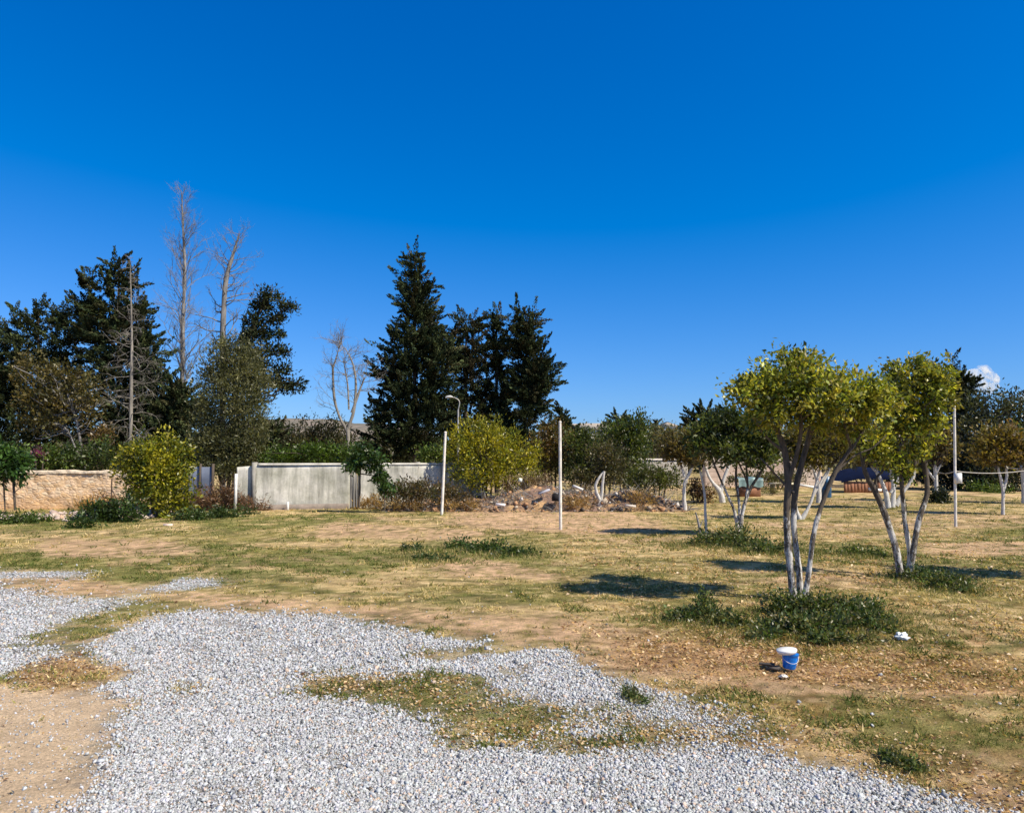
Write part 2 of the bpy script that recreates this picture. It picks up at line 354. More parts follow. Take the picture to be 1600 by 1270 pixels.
def blades(buf, x, y, h, col, nb=7, lean=1.0, w=.1, spread=.6):
    n = len(x); X = np.repeat(x, nb) + rng.normal(size=n * nb) * np.repeat(h, nb) * spread; Yv = np.repeat(y, nb) + rng.normal(size=n * nb) * np.repeat(h, nb) * spread
    H = np.repeat(h, nb) * rng.uniform(.5, 1.2, n * nb); th = rng.random(n * nb) * 6.283; l = rng.uniform(.2, 1.5, n * nb) * lean
    z0 = ground_h(X, Yv) - .003; wv = H * w * rng.uniform(.6, 1.5, n * nb); ph = rng.random(n * nb) * 6.283
    a = np.stack([X + np.cos(ph) * wv, Yv + np.sin(ph) * wv, z0], 1); c = np.stack([X - np.cos(ph) * wv, Yv - np.sin(ph) * wv, z0], 1)
    k = 1 / np.sqrt(1 + l * l); t_ = np.stack([X + np.cos(th) * l * k * H, Yv + np.sin(th) * l * k * H, z0 + k * H], 1)
    v = np.stack([a, c, t_], 1).reshape(-1, 3); cc = np.repeat(np.repeat(col, nb, 0) * rng.uniform(.65, 1.3, (n * nb, 1)), 3, 0)
    buf.add(v, None, np.arange(n * nb * 3).reshape(-1, 3), np.clip(cc, 0, .9))
b = Buf()
x, y = polar(210000, 3.0, 30, .83, .5)
mm = masks(x, y, .06); nn = fb2(x, y, 2.2, 4, 5); n1 = fb2(x, y, .8, 3, 45)
pr = np.where(mm['grav'], .012, np.where(mm['sand'], .01, np.where(mm['dirt'], .14, np.where(mm['green'], .95, np.clip(.62 + (nn - .5) * 3.5, .15, .95)))))
n7 = fb2(x, y * 1.3, 6.5, 3, 67); pr = pr * np.clip((n7 - .38) * 6, .16, 1.0)
k = rng.random(len(x)) < pr; x, y, nn, n1, n7 = x[k], y[k], nn[k], n1[k], n7[k]; gr = mm['green'][k]
mixv = rng.random(len(x)) + (n1 - .5) * 1.2 - gr * .38 - (n7 - .5) * 1.2
pal = np.where((mixv < .22)[:, None], np.array([.10, .13, .03]), np.where((mixv < .5)[:, None], np.array([.28, .26, .08]), np.where((mixv < .85)[:, None], np.array([.50, .38, .15]), np.array([.74, .58, .30]))))
hh = fb2(x, y, 4.5, 3, 46)
blades(b, x, y, (.016 + .026 * rng.random(len(x)) * np.clip(hh * 5 - 1.8, .2, 1.6)) * (y / 5) ** .5, pal, 6, 1.7, .11)
tag(b.build('grass', GRASS), 'short dry straw and green grass covering the field', 'grass', kind='stuff')

def lleaves(buf, x, y, s, col, zup=.0):
    n = len(x); th = rng.random(n) * 6.283; d = np.stack([np.cos(th), np.sin(th), rng.normal(size=n) * .35], 1); e = unit(np.cross(d, unit(np.array([0, 0, 1.]) + rng.normal(size=(n, 3)) * .5)))
    c = np.stack([x, y, ground_h(x, y) + s * rng.uniform(.12, .5, n) + zup], 1); s1 = s[:, None]
    v = np.stack([c - d * s1 * .5, c + e * s1 * .27 + np.array([0, 0, .12]) * s1, c + d * s1 * .5, c - e * s1 * .27 + np.array([0, 0, .12]) * s1], 1).reshape(-1, 3)
    buf.add(v, np.arange(n * 4).reshape(-1, 4), None, np.repeat(col, 4, 0))
b = Buf(); x, y = polar(150000, 3.0, 17, .83, .5)
mm = masks(x, y, .1); px, py = img(x, y)
pr = np.where(mm['lit'], .8, 0) + np.where(inside(px, py, HOLE[0]), .75, 0) + np.where(px > 880, .5, .03) * np.clip(fb2(x, y, 1.5, 3, 51) * 3 - 1, 0.05, 1)
pr = np.where(mm['grav'], pr * .04, pr); pr = np.where(mm['sand'], .01, pr)
k = rng.random(len(x)) < pr; x, y = x[k], y[k]; n = len(x); u = rng.random(n)[:, None]
col = np.where(u < .3, np.array([.78, .58, .33]), np.where(u < .6, np.array([.60, .38, .17]), np.where(u < .85, np.array([.25, .13, .06]), np.array([.74, .56, .38])))) * rng.uniform(.7, 1.15, (n, 1))
lleaves(b, x, y, rng.uniform(.014, .038, n) * np.clip(y / 6, .8, 1.5), col)
tag(b.build('fallen_leaves', LEAF), 'dry tan and brown fallen leaves scattered over the field', 'leaves', kind='stuff')

# ------------------------------------------------------------ foliage and trees
def foliage(buf, blobs, nsub, nleaf, subr, ls, pal, aspect=.45, outb=.5, up=.3, shell=.45, flat=1.0, var=.25, clumpy=False):
    """blobs: (centre, radii). sub clumps spread through each blob, each a knot of leaves"""
    vol = np.array([np.prod(r) ** .72 for c, r in blobs]); cnt = np.maximum(1, (nsub * vol / vol.sum()).astype(int))
    S = []; O = []
    for (c, r), k in zip(blobs, cnt):
        d = rdir(k); rad = shell + (1 - shell) * rng.random(k) ** .6; rad *= 1 + (.05 if clumpy else .12) * rng.normal(size=k)
        S.append(c + d * rad[:, None] * r); O.append(d)
    S = np.concatenate(S); O = np.concatenate(O); n = len(S)
    sr = subr * rng.uniform(.55, 1.35, n); L = np.maximum(3, (nleaf / n * rng.uniform(.5, 1.5, n)).astype(int))
    idx = np.repeat(np.arange(n), L); m_ = len(idx)
    off = rng.normal(size=(m_, 3)) * .5; off = off / np.maximum(1, np.linalg.norm(off, axis=1, keepdims=True) / 1.1)
    if clumpy:                                   # pointed sprays reaching out and up
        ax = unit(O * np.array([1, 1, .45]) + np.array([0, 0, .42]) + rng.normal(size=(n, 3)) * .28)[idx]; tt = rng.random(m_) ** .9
        off = ax * (tt * 2.1 - .75)[:, None] + rdir(m_) * ((.52 * (1 - .8 * tt)) * rng.random(m_) ** .4)[:, None]
    off[:, 2] *= (1.0 if clumpy else flat)
    P = S[idx] + off * sr[idx][:, None]; P[:, 2] = np.maximum(P[:, 2], .02)
    if clumpy: up = up + .0
    d = unit(rng.normal(size=(m_, 3)) * .7 + O[idx] * outb + off * .8 + np.array([0, 0, up])); e = unit(np.cross(d, rdir(m_)))
    s = ls * rng.uniform(.6, 1.35, m_)[:, None]
    pal = np.asarray(pal); w = rng.integers(0, len(pal), n); w2 = rng.integers(0, len(pal), m_)
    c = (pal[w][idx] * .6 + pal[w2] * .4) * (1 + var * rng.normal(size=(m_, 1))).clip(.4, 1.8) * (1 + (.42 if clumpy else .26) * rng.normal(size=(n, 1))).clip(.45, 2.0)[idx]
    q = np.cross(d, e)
    if clumpy: c = c * (.7 + .75 * tt)[:, None]  # highlights painted in: spray tips lighter, also as paler new growth, bases darker
    v = np.stack([P - d * s * .5, P + e * s * aspect * .5 + q * s * .1, P + d * s * .5, P - e * s * aspect * .5 + q * s * .1], 1).reshape(-1, 3)
    buf.add(v, np.arange(m_ * 4).reshape(-1, 4), None, np.repeat(np.clip(c, .004, .9), 4, 0))
    return S
def smooth_path(p, m=4):
    p = np.asarray(p, float); n = len(p)
    if n < 3: return p
    out = []
    for i in range(n - 1):
        a, b_, c, d = p[max(i - 1, 0)], p[i], p[i + 1], p[min(i + 2, n - 1)]
        for k in range(m):
            t = k / m; out.append(.5 * (2 * b_ + (c - a) * t + (2 * a - 5 * b_ + 4 * c - d) * t * t + (3 * b_ - a - 3 * c + d) * t ** 3))
    out.append(p[-1]); return np.array(out)
def stem(buf, pts, D, k=7, rough=.12, wig=0.0):
    """pts: (px,py,radius_px[,depth offset]) as seen in the photo, placed at depth D"""
    P = [np.append(W(q[0], q[1], D + (q[3] if len(q) > 3 else 0)), q[2] * D / F) for q in pts]
    S = smooth_path(P); S[:, 3] *= (.70 if D < 12 else .62)
    if wig: S[1:, :3] += rng.normal(size=(len(S) - 1, 3)) * wig
    buf.tube(S[:, :3], np.maximum(S[:, 3], .002), k, rough=rough); return S
def twigs(buf, anchors, targets, r0, n, k=4, sag=.12):
    A = np.asarray(anchors)
    for tgt in targets[rng.permutation(len(targets))[:n]]:
        d = np.linalg.norm(A - tgt, axis=1) + np.maximum(0, A[:, 2] - tgt[2]) * 2; a = A[np.argsort(d)[rng.integers(0, min(3, len(A)))]]
        L = np.linalg.norm(tgt - a); m1 = a * .6 + tgt * .4 + rng.normal(size=3) * L * sag; m2 = a * .25 + tgt * .75 + rng.normal(size=3) * L * sag
        P = smooth_path([a, m1, m2, tgt], 3); buf.tube(P, np.linspace(r0, r0 * .25, len(P)), k)
def pblobs(bl, D, df=.85):
    o = []
    for q in bl:
        rx, rz = q[2] * D / F, q[3] * D / F; dd = q[4] if len(q) > 4 else 0
        o.append((W(q[0], q[1], D + dd), np.array([rx, max(rx, rz) * df if rx < rz * 2 else rx * df, rz])))
    return o
OR_PAL = [(.50, .47, .06), (.30, .34, .04), (.17, .22, .03), (.07, .10, .02), (.045, .065, .015), (.50, .40, .06)]
DK_PAL = [(.05, .075, .018), (.09, .12, .028), (.035, .055, .015), (.13, .15, .035)]
BR_PAL = [(.15, .11, .035), (.10, .09, .03), (.19, .14, .05), (.07, .075, .025)]
CY_PAL = [(.020, .032, .014), (.032, .046, .020), (.062, .076, .030), (.026, .038, .020), (.052, .046, .024)]
OL_PAL = [(.15, .15, .07), (.11, .12, .05), (.20, .19, .085), (.08, .09, .04)]
GN_PAL = [(.07, .12, .02), (.11, .17, .03), (.045, .08, .018), (.16, .20, .04)]
YG_PAL = [(.30, .29, .025), (.20, .22, .025), (.12, .155, .02), (.36, .31, .03), (.08, .11, .02)]
def tree(name, label, cat, bx, D, stems, bl, pal, nsub, nleaf, subr, ls, group=None, bark=None, lm=None, ntw=30, twr=.012, wild=None, crown='crown', **kw):
    base = W(bx, 0, D); base[2] = 0; r = thing(name, label, cat, base, group)
    bt = Buf(); anc = []
    for s in stems:
        S = stem(bt, s, D); anc += [q[:3] for q in S[len(S) // 2:]]
    bf = Buf(); blobs = pblobs(bl, D)
    S = foliage(bf, blobs, nsub, nleaf, subr, ls, pal, **kw)
    if wild:
        for w_ in wild: foliage(bf, pblobs([w_[:4]], D), w_[4], w_[5], w_[6], ls, pal, **kw)
    if ntw and anc: twigs(bt, anc, S, twr, ntw)
    if stems: bt.build('trunk', bark or BARK, r)
    bf.build(crown, lm or LEAF, r); return r

# --- the near grove
OG = 'limewashed orchard trees on the right'
tree('orchard_tree', 'nearest orchard tree with flaking white stems and wide yellow green crown, ivy at its foot', 'tree', 1247, 8.4,
     [[(1243, 948, 9), (1236, 900, 8), (1231, 850, 8), (1229, 800, 7.5), (1231, 750, 7.5), (1226, 705, 7), (1212, 668, 5.5), (1192, 635, 4)],
      [(1250, 945, 8, .06), (1249, 900, 7, .06), (1243, 850, 6.5, .08), (1240, 800, 6.5, .1), (1246, 750, 6.5, .1), (1262, 690, 6, .1), (1270, 645, 5), (1262, 600, 3.5)],
      [(1255, 945, 7, -.05), (1264, 890, 5.5, -.05), (1272, 830, 5.5, -.05), (1287, 780, 5), (1306, 735, 5), (1330, 700, 4.5), (1352, 668, 4), (1372, 640, 3)],
      [(1231, 752, 6), (1246, 705, 4.5, -.1), (1252, 655, 4, -.2), (1240, 610, 2.5, -.2)], [(1240, 770, 4), (1218, 748, 2.6), (1200, 728, 2, -.1), (1188, 715, 1.2)],
      [(1306, 738, 3.5), (1335, 712, 2.2), (1362, 700, 1.8), (1385, 680, 1.2)], [(1226, 705, 5), (1205, 690, 3), (1178, 660, 2.2)], [(1330, 700, 3.5), (1318, 660, 3, -.15), (1310, 630, 2, -.15)]],
     [(1186, 612, 46, 34, -.25), (1236, 590, 54, 38, -.25), (1290, 606, 45, 34, .2), (1340, 612, 50, 36, -.25), (1376, 632, 30, 32), (1156, 606, 20, 18), (1205, 648, 40, 22, -.25), (1285, 648, 48, 24), (1250, 562, 26, 14), (1335, 655, 38, 26), (1300, 625, 40, 30, -.5), (1220, 615, 45, 32, .5)],
     OR_PAL, 600, 17500, .12, .056, OG, WHITE, None, 90, .011, wild=[(1183, 572, 10, 16, 6, 26, .05), (1138, 612, 10, 10, 6, 40, .06), (1265, 552, 12, 10, 5, 60, .06)], aspect=.5, shell=.3, up=.15)
tree('orchard_tree', 'orchard tree with three splayed white stems beside the weed patch at the right edge', 'tree', 1413, 10.0,
     [[(1408, 905, 8), (1400, 860, 7), (1385, 810, 7), (1368, 768, 6.5), (1352, 738, 5), (1345, 700, 3.5), (1342, 660, 2.5)],
      [(1416, 898, 7, .1), (1422, 870, 5.5, .1), (1413, 810, 5, .1), (1409, 760, 4.5), (1403, 700, 4.5), (1398, 660, 4), (1405, 620, 3)],
      [(1420, 900, 7), (1427, 860, 6.5), (1436, 810, 6), (1448, 772, 5.5), (1446, 730, 5), (1443, 694, 4.5)], [(1446, 740, 4), (1440, 690, 3.5, .2), (1448, 640, 3, .2), (1455, 600, 2, .2)],
      [(1372, 775, 4), (1368, 750, 3), (1380, 735, 2.5)], [(1403, 700, 3.5), (1430, 665, 2.5), (1455, 640, 2)]],
     [(1425, 580, 36, 24), (1462, 590, 32, 28), (1398, 622, 26, 30), (1440, 620, 40, 34), (1472, 620, 20, 26), (1410, 660, 30, 24), (1448, 660, 28, 26), (1365, 692, 32, 22), (1388, 715, 22, 20), (1435, 705, 16, 22), (1345, 668, 18, 14), (1414, 735, 14, 16)],
     OR_PAL, 400, 11000, .13, .062, OG, WHITE, None, 60, .012, wild=[(1478, 565, 12, 14, 6, 50, .07), (1440, 560, 14, 8, 5, 50, .07)], aspect=.5, shell=.3, up=.15)
# a tree of the same row just outside the right edge; only its shadow reaches the picture
tree('orchard_tree', 'orchard tree just beyond the right edge whose shadow lies on the grass', 'tree', 1790, 9.4,
     [[(1790, 905, 8), (1780, 820, 7), (1770, 740, 6), (1760, 660, 4)], [(1795, 905, 8), (1815, 820, 6), (1830, 740, 5), (1840, 660, 4)]],
     [(1770, 610, 75, 45), (1840, 620, 60, 42), (1800, 580, 60, 36)], OR_PAL, 200, 5200, .16, .08, OG, WHITE, None, 20, .012, aspect=.5, shell=.3)
tree('orchard_tree', 'smaller dark green orchard tree with thin vase-shaped stems rising from a weed clump', 'tree', 1155, 15.3,
     [[(1154, 838, 6), (1148, 800, 4), (1135, 770, 3), (1120, 735, 2.5), (1105, 700, 2)], [(1157, 838, 6), (1160, 800, 4.5), (1172, 765, 4), (1190, 735, 3.2), (1205, 705, 2.5)],
      [(1156, 835, 5, .2), (1155, 790, 3.5, .2), (1150, 750, 3, .2), (1152, 710, 2.5, .2)], [(1160, 805, 3.5, -.1), (1168, 760, 3), (1166, 720, 2.5), (1172, 690, 2)], [(1172, 768, 3), (1160, 735, 2), (1140, 700, 2)]],
     [(1105, 675, 30, 28), (1140, 665, 36, 28), (1175, 672, 36, 30), (1200, 690, 24, 28), (1130, 700, 45, 22), (1175, 710, 40, 20), (1090, 690, 18, 18)],
     DK_PAL, 260, 6800, .2, .1, OG, WHITE, None, 45, .015, shell=.25)
b = Buf(); S = stem(b, [(1104, 832, 3.4), (1102, 800, 3.2), (1101, 772, 3), (1096, 745, 2.6), (1092, 728, 2.2)], 15.8)
tag(b.build('sapling', WHITEFULL), 'slender bare whitewashed young trunk left of the dark green orchard tree', 'trunk')
b = Buf(); stem(b, [(1096, 838, 4), (1091, 815, 3), (1087, 800, 1.5)], 15.2); stem(b, [(1093, 825, 2), (1098, 812, 1)], 15.2)
tag(b.build('dead_stump', DEAD), 'short dark dead stump leaning in the weed clump', 'stump')
tree('orchard_tree', 'orchard tree with brownish thinning crown and a bent white trunk', 'tree', 1070, 22.5,
     [[(1070, 797, 6), (1069, 775, 4.5), (1070, 755, 4), (1078, 738, 3.6), (1088, 715, 2.5), (1095, 695, 2)], [(1070, 745, 3.5), (1060, 715, 2.5), (1052, 695, 2)]],
     [(1060, 695, 26, 22), (1085, 690, 26, 24), (1050, 705, 18, 14), (1075, 712, 28, 14)], BR_PAL, 130, 3000, .3, .13, OG, WHITEFULL, None, 45, .025, shell=.2)
tree('orchard_tree', 'orchard tree with a thick Y-shaped white trunk behind the small dark crown', 'tree', 1128, 25.5,
     [[(1129, 785, 8), (1125, 768, 7), (1112, 752, 4), (1105, 738, 3.5), (1100, 722, 3)], [(1126, 770, 6), (1130, 752, 4.5), (1136, 735, 4), (1142, 720, 3)]],
     [(1105, 690, 34, 24, 1), (1145, 692, 34, 26, 1), (1125, 665, 34, 20, 1)], DK_PAL, 130, 3200, .32, .15, OG, WHITEFULL, None, 30, .03, shell=.2)
tree('orchard_tree', 'mustard brown orchard tree with chalky knotted trunk seen between the nearest stems', 'tree', 1254, 19.5,
     [[(1250, 812, 7), (1244, 795, 4), (1243, 770, 3.5), (1248, 740, 3), (1245, 715, 2)], [(1252, 812, 7), (1262, 795, 4), (1270, 775, 3.5), (1278, 745, 3), (1285, 715, 2)], [(1268, 780, 3), (1290, 740, 2.5), (1310, 715, 2)]],
     [(1250, 690, 34, 34), (1290, 690, 36, 34), (1270, 715, 40, 20), (1315, 705, 22, 22), (1232, 705, 18, 20)], [(.15, .13, .03), (.10, .10, .03), (.22, .19, .03), (.07, .075, .02), (.13, .09, .035)], 150, 3600, .26, .12, OG, WHITEFULL, None, 40, .02, shell=.2)
tree('orchard_tree', 'orchard tree with pale grey trunk behind the mustard brown one', 'tree', 1279, 26.5,
     [[(1279, 786, 7), (1279, 765, 6), (1275, 745, 4), (1268, 725, 3)], [(1280, 765, 5), (1290, 745, 3.5), (1300, 722, 3)]],
     [(1270, 690, 35, 26), (1305, 685, 30, 26)], DK_PAL, 80, 1800, .35, .15, OG, WHITEFULL, None, 20, .03, shell=.2)
tree('orchard_tree', 'orchard tree with a cluster of thick pure white trunks behind the three splayed stems', 'tree', 1392, 23.5,
     [[(1388, 793, 8), (1384, 770, 6), (1376, 750, 4.5), (1370, 738, 4)], [(1394, 792, 8), (1396, 765, 5), (1392, 735, 4), (1390, 712, 3)], [(1400, 790, 7), (1412, 768, 4), (1427, 745, 4), (1430, 712, 4)], [(1392, 770, 5), (1405, 745, 4), (1412, 725, 3)]],
     [(1380, 690, 40, 30), (1420, 680, 34, 34), (1350, 705, 26, 20)], BR_PAL, 130, 3000, .32, .14, OG, WHITEFULL, None, 40, .025, shell=.2)
tree('orchard_tree', 'orchard tree with a single white trunk and dark weeds at its foot', 'tree', 1464, 27.5,
     [[(1466, 786, 7), (1463, 770, 5), (1462, 745, 4.5), (1460, 725, 4)], [(1462, 752, 3.5), (1450, 735, 3), (1445, 720, 2)], [(1462, 740, 3.5), (1472, 720, 3)]],
     [(1455, 685, 28, 30), (1480, 695, 20, 26), (1440, 700, 20, 20)], BR_PAL, 110, 2600, .35, .15, OG, WHITEFULL, None, 40, .03, shell=.2)
tree('orchard_tree', 'orchard tree with rounded mustard crown on a slim white trunk right of the metered pole', 'tree', 1567, 21.0,
     [[(1567, 804, 4.5), (1567, 780, 4), (1567, 765, 4), (1563, 745, 3.2), (1558, 728, 2.5), (1550, 710, 2)], [(1568, 768, 3.2), (1573, 745, 3.2), (1572, 725, 2.6), (1580, 705, 2)]],
     [(1545, 695, 26, 22), (1575, 688, 32, 24), (1608, 700, 26, 24), (1560, 714, 34, 14)], [(.20, .15, .03), (.14, .12, .03), (.26, .19, .035), (.10, .10, .02), (.17, .10, .035)], 150, 4000, .26, .12, OG, WHITEFULL, None, 45, .022, shell=.2)
tree('orchard_tree', 'orchard tree at the far right edge half in the dark shade', 'tree', 1598, 26,
     [[(1600, 786, 6), (1599, 760, 5), (1597, 730, 4)]], [(1605, 690, 34, 30), (1640, 690, 30, 30)], DK_PAL, 70, 1600, .35, .15, OG, WHITEFULL, None, 15, .03)
b = Buf()
stem(b, [(937, 797, 7), (937, 783, 6), (932, 768, 4), (931, 757, 3.5), (937, 745, 3), (942, 738, 1.5)], 22.8); stem(b, [(937, 796, 5), (940, 775, 4), (942, 752, 3.4), (944, 736, 3)], 22.8); stem(b, [(937, 796, 5), (944, 790, 4), (948, 796, 3)], 22.8)
tag(b.build('forked_stump', WHITEFULL), 'forked leafless white trunk standing in front of the rubble mound', 'trunk')

# --- conifers and other big trees behind the walls
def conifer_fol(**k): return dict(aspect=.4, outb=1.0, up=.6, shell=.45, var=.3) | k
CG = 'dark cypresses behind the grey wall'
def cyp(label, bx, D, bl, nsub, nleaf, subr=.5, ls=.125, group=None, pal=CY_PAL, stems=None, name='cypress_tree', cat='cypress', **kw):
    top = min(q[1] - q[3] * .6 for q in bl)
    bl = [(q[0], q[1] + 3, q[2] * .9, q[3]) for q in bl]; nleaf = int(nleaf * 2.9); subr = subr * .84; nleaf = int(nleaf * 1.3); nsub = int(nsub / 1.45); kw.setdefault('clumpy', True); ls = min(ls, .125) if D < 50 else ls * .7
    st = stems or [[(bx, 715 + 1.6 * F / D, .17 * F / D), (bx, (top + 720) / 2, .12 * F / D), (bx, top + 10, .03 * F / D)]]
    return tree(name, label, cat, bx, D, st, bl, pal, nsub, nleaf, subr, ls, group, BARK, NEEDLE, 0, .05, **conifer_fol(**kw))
cyp('tallest cypress with pointed blocky top above the street lamp', 648, 32,
    [(648, 398, 9, 14), (651, 415, 16, 16), (650, 438, 27, 22), (650, 470, 37, 30), (655, 505, 34, 30), (640, 545, 50, 34), (645, 585, 60, 36), (640, 625, 58, 34), (640, 665, 66, 40), (610, 690, 48, 36), (606, 570, 24, 26), (600, 640, 22, 20), (690, 560, 28, 40), (680, 620, 40, 40), (650, 500, 20, 60)],
    1300, 27000, group=CG)
cyp('brown-tinged cypress with flat tufted top in the middle of the dark group', 728, 33.5,
    [(733, 505, 26, 20), (735, 545, 30, 30), (730, 595, 36, 36), (728, 650, 40, 40), (725, 700, 40, 30), (705, 540, 20, 40)], 520, 11000, group=CG, pal=CY_PAL + [(.08, .062, .035), (.07, .06, .04)])
cyp('narrow cypress spire between the flat-topped and the rightmost one', 776, 34, [(776, 505, 14, 20), (776, 545, 20, 30), (774, 600, 28, 40), (772, 655, 30, 40), (772, 695, 30, 25)], 420, 8500, group=CG)
cyp('rightmost cypress of the dark group with twin points and ragged right side', 825, 33,
    [(806, 500, 8, 22), (828, 500, 13, 22), (815, 535, 24, 26), (830, 555, 28, 28), (840, 590, 30, 28), (820, 600, 26, 36), (835, 628, 24, 22), (812, 655, 30, 26), (800, 690, 28, 20), (850, 580, 18, 22)], 700, 14500, group=CG,
    stems=[[(819, 765, 4), (820, 700, 4), (821, 650, 3.5), (822, 520, 2)]])
LG = 'dark trees behind the stone wall'
cyp('tall dark cypress with ragged double top left of the bare poplar', 185, 31,
    [(178, 415, 18, 16), (172, 440, 32, 22), (205, 435, 14, 22), (180, 480, 45, 30), (210, 490, 28, 34), (185, 530, 58, 34), (225, 555, 34, 40), (190, 580, 60, 36), (240, 610, 40, 40), (200, 630, 60, 40), (255, 650, 38, 40), (210, 680, 60, 34), (270, 690, 36, 30), (135, 445, 12, 16), (132, 480, 24, 26), (150, 520, 26, 28)],
    1300, 27000, group=LG)
cyp('broad dark pine filling the left edge behind the rust-tinged tree', 60, 32,
    [(110, 488, 34, 24), (62, 496, 36, 24), (20, 508, 34, 26), (60, 540, 60, 34), (110, 540, 40, 40), (10, 560, 50, 40), (60, 590, 70, 40), (110, 610, 50, 40), (0, 630, 60, 40), (60, 650, 70, 40), (120, 670, 50, 36), (-30, 600, 60, 60), (20, 690, 60, 30)],
    1150, 24000, group=LG, name='pine_tree', cat='pine', up=.3, subr=.6)
cyp('round dark evergreen between the tall cypress and the olive', 272, 29, [(280, 622, 28, 26), (270, 655, 34, 34), (300, 660, 22, 30), (282, 700, 36, 30)], 320, 6500, group=LG, name='evergreen_tree', cat='tree', up=.2)
tree('rust_tinged_tree', 'olive brown autumn tree in front of the dark pines', 'tree', 125, 27, [[(140, 775, 4), (130, 720, 3.5), (124, 680, 3), (115, 640, 2.5)], [(136, 745, 2.5), (118, 700, 2), (105, 670, 2)]],
     [(50, 580, 32, 28), (95, 590, 34, 26), (135, 605, 28, 26), (60, 625, 34, 30), (110, 625, 40, 28), (85, 655, 30, 20), (145, 640, 20, 20), (45, 655, 20, 20)],
     [(.16, .115, .035), (.11, .10, .035), (.09, .085, .03), (.19, .15, .04), (.06, .065, .025)], 260, 6500, .35, .13, LG, DEAD, None, 50, .03, shell=.3)
tree('leaning_pine', 'sparse dark pine with branches swept to the right beside the dead cypress', 'pine', 372, 33,
     [[(365, 780, 6), (368, 680, 5), (372, 600, 4.5), (385, 540, 4), (402, 495, 3), (424, 455, 2)], [(385, 545, 3), (415, 505, 2), (450, 480, 1.2)], [(378, 580, 3), (410, 560, 2), (440, 550, 1.5)], [(374, 600, 3), (420, 585, 2), (465, 600, 1.2)], [(370, 620, 3), (400, 610, 2), (430, 620, 1)], [(372, 560, 2.5), (380, 510, 1.6), (388, 480, 1)]],
     [(424, 460, 16, 10), (410, 478, 20, 10), (448, 480, 18, 8), (395, 500, 18, 12), (430, 498, 18, 8), (405, 522, 26, 9), (385, 530, 14, 14), (435, 522, 12, 6), (390, 552, 20, 9), (425, 545, 18, 7), (442, 552, 14, 6), (400, 572, 22, 8), (440, 578, 18, 7), (420, 595, 24, 8), (458, 602, 16, 9), (390, 605, 18, 9), (405, 625, 16, 8), (440, 600, 18, 6), (380, 590, 12, 10)],
     CY_PAL, 420, 8500, .3, .17, None, BARK, NEEDLE, 60, .035, **conifer_fol(up=.5, shell=.2))
tree('olive_tree', 'tall grey green olive rising in front of the dead cypress', 'olive tree', 360, 26.5,
     [[(355, 790, 6), (357, 760, 5), (360, 720, 5), (362, 660, 4), (365, 600, 3)], [(358, 750, 4), (345, 700, 3), (340, 650, 2)], [(352, 790, 4), (346, 760, 3), (338, 725, 2.5)]],
     [(355, 550, 26, 20), (385, 555, 22, 20), (365, 580, 40, 28), (330, 585, 20, 20), (400, 595, 22, 20), (365, 620, 50, 30), (330, 650, 28, 28), (385, 655, 34, 30), (360, 690, 50, 30), (325, 690, 26, 30), (395, 695, 22, 22), (355, 722, 40, 18), (375, 735, 20, 14)],
     OL_PAL, 760, 34000, .42, .12, None, BARK, LEAF, 40, .03, aspect=.3, shell=.3, up=.6)
# dead trees
def branch_rec(buf, p, d, L, r, lvl, grav=0.0, kink=.18, kids=6, spread=.8, curl=.25):
    n = 5 if lvl else 4; P = [p]; q = p; dd = d
    for i in range(n):
        dd = unit(dd + rng.normal(size=3) * kink + np.array([0, 0, curl * .2 - grav * .1])); q = q + dd * L / n; P.append(q)
    P = np.array(P); buf.tube(P, np.linspace(r, r * .3, n + 1), 5 if r > .05 else (4 if r > .02 else 3), cap=False)
    if lvl > 0:
        for k in range(kids):
            t_ = rng.uniform(.25, 1.0) * n; i0 = min(int(t_), n - 1); a = P[i0] + (P[i0 + 1] - P[i0]) * (t_ - i0)
            nd = unit(unit(P[i0 + 1] - P[i0]) + rdir(1)[0] * spread); branch_rec(buf, a, nd, L * rng.uniform(.3, .6), r * .45, lvl - 1, grav, kink, max(3, kids - 1), spread, curl)
def dead(name, label, cat, D, pts, lo, n, Lf, upf, r, mat, lvl=2, kids=5, grav=0, **k):
    base = W(pts[0][0], 0, D); base[2] = 0; root = thing(name, label, cat, base); bt = Buf(); S = stem(bt, pts, D, 8); bt.build('trunk', mat, root)
    bb = Buf(); i0 = int(len(S) * lo); zt = S[-1][2]
    for j in range(n):
        f = (j + rng.random()) / n; ii = i0 + f * (len(S) - 1.01 - i0); a = int(ii); p = S[a][:3] + (S[a + 1][:3] - S[a][:3]) * (ii - a)
        th = rng.random() * 6.283; up_ = upf * rng.uniform(.5, 1.4); d = unit(np.array([math.cos(th), math.sin(th), up_])); branch_rec(bb, p, d, Lf(f) * rng.uniform(.6, 1.2), max(.012, r * (1.1 - .8 * f)), lvl, grav, kids=kids, **k)
    bb.build('branch', mat, root); return root
dead('dead_poplar', 'very tall bare poplar with fine upswept twigs rising above every other tree', 'dead tree', 36,
     [(283, 790, 7), (284, 700, 6.5), (285, 600, 6), (286, 500, 5), (289, 420, 3.6), (286, 360, 2.4), (284, 300, 1)], .28, 74, lambda f: 1.75 * (1 - f) ** .6 + .45, 1.9, .03, DEAD, 2, 6, kink=.13)
dead('dead_cypress', 'dead cypress with blunt top and short crooked limbs right of the bare poplar', 'dead tree', 33.5,
     [(348, 790, 8), (348, 700, 7.5), (348, 600, 7.5), (349, 500, 7), (353, 440, 6), (362, 405, 4.5), (374, 365, 1.5)], .35, 44, lambda f: 1.5 - .5 * f, .35, .038, DEAD, 2, 5, kink=.24, curl=.5)
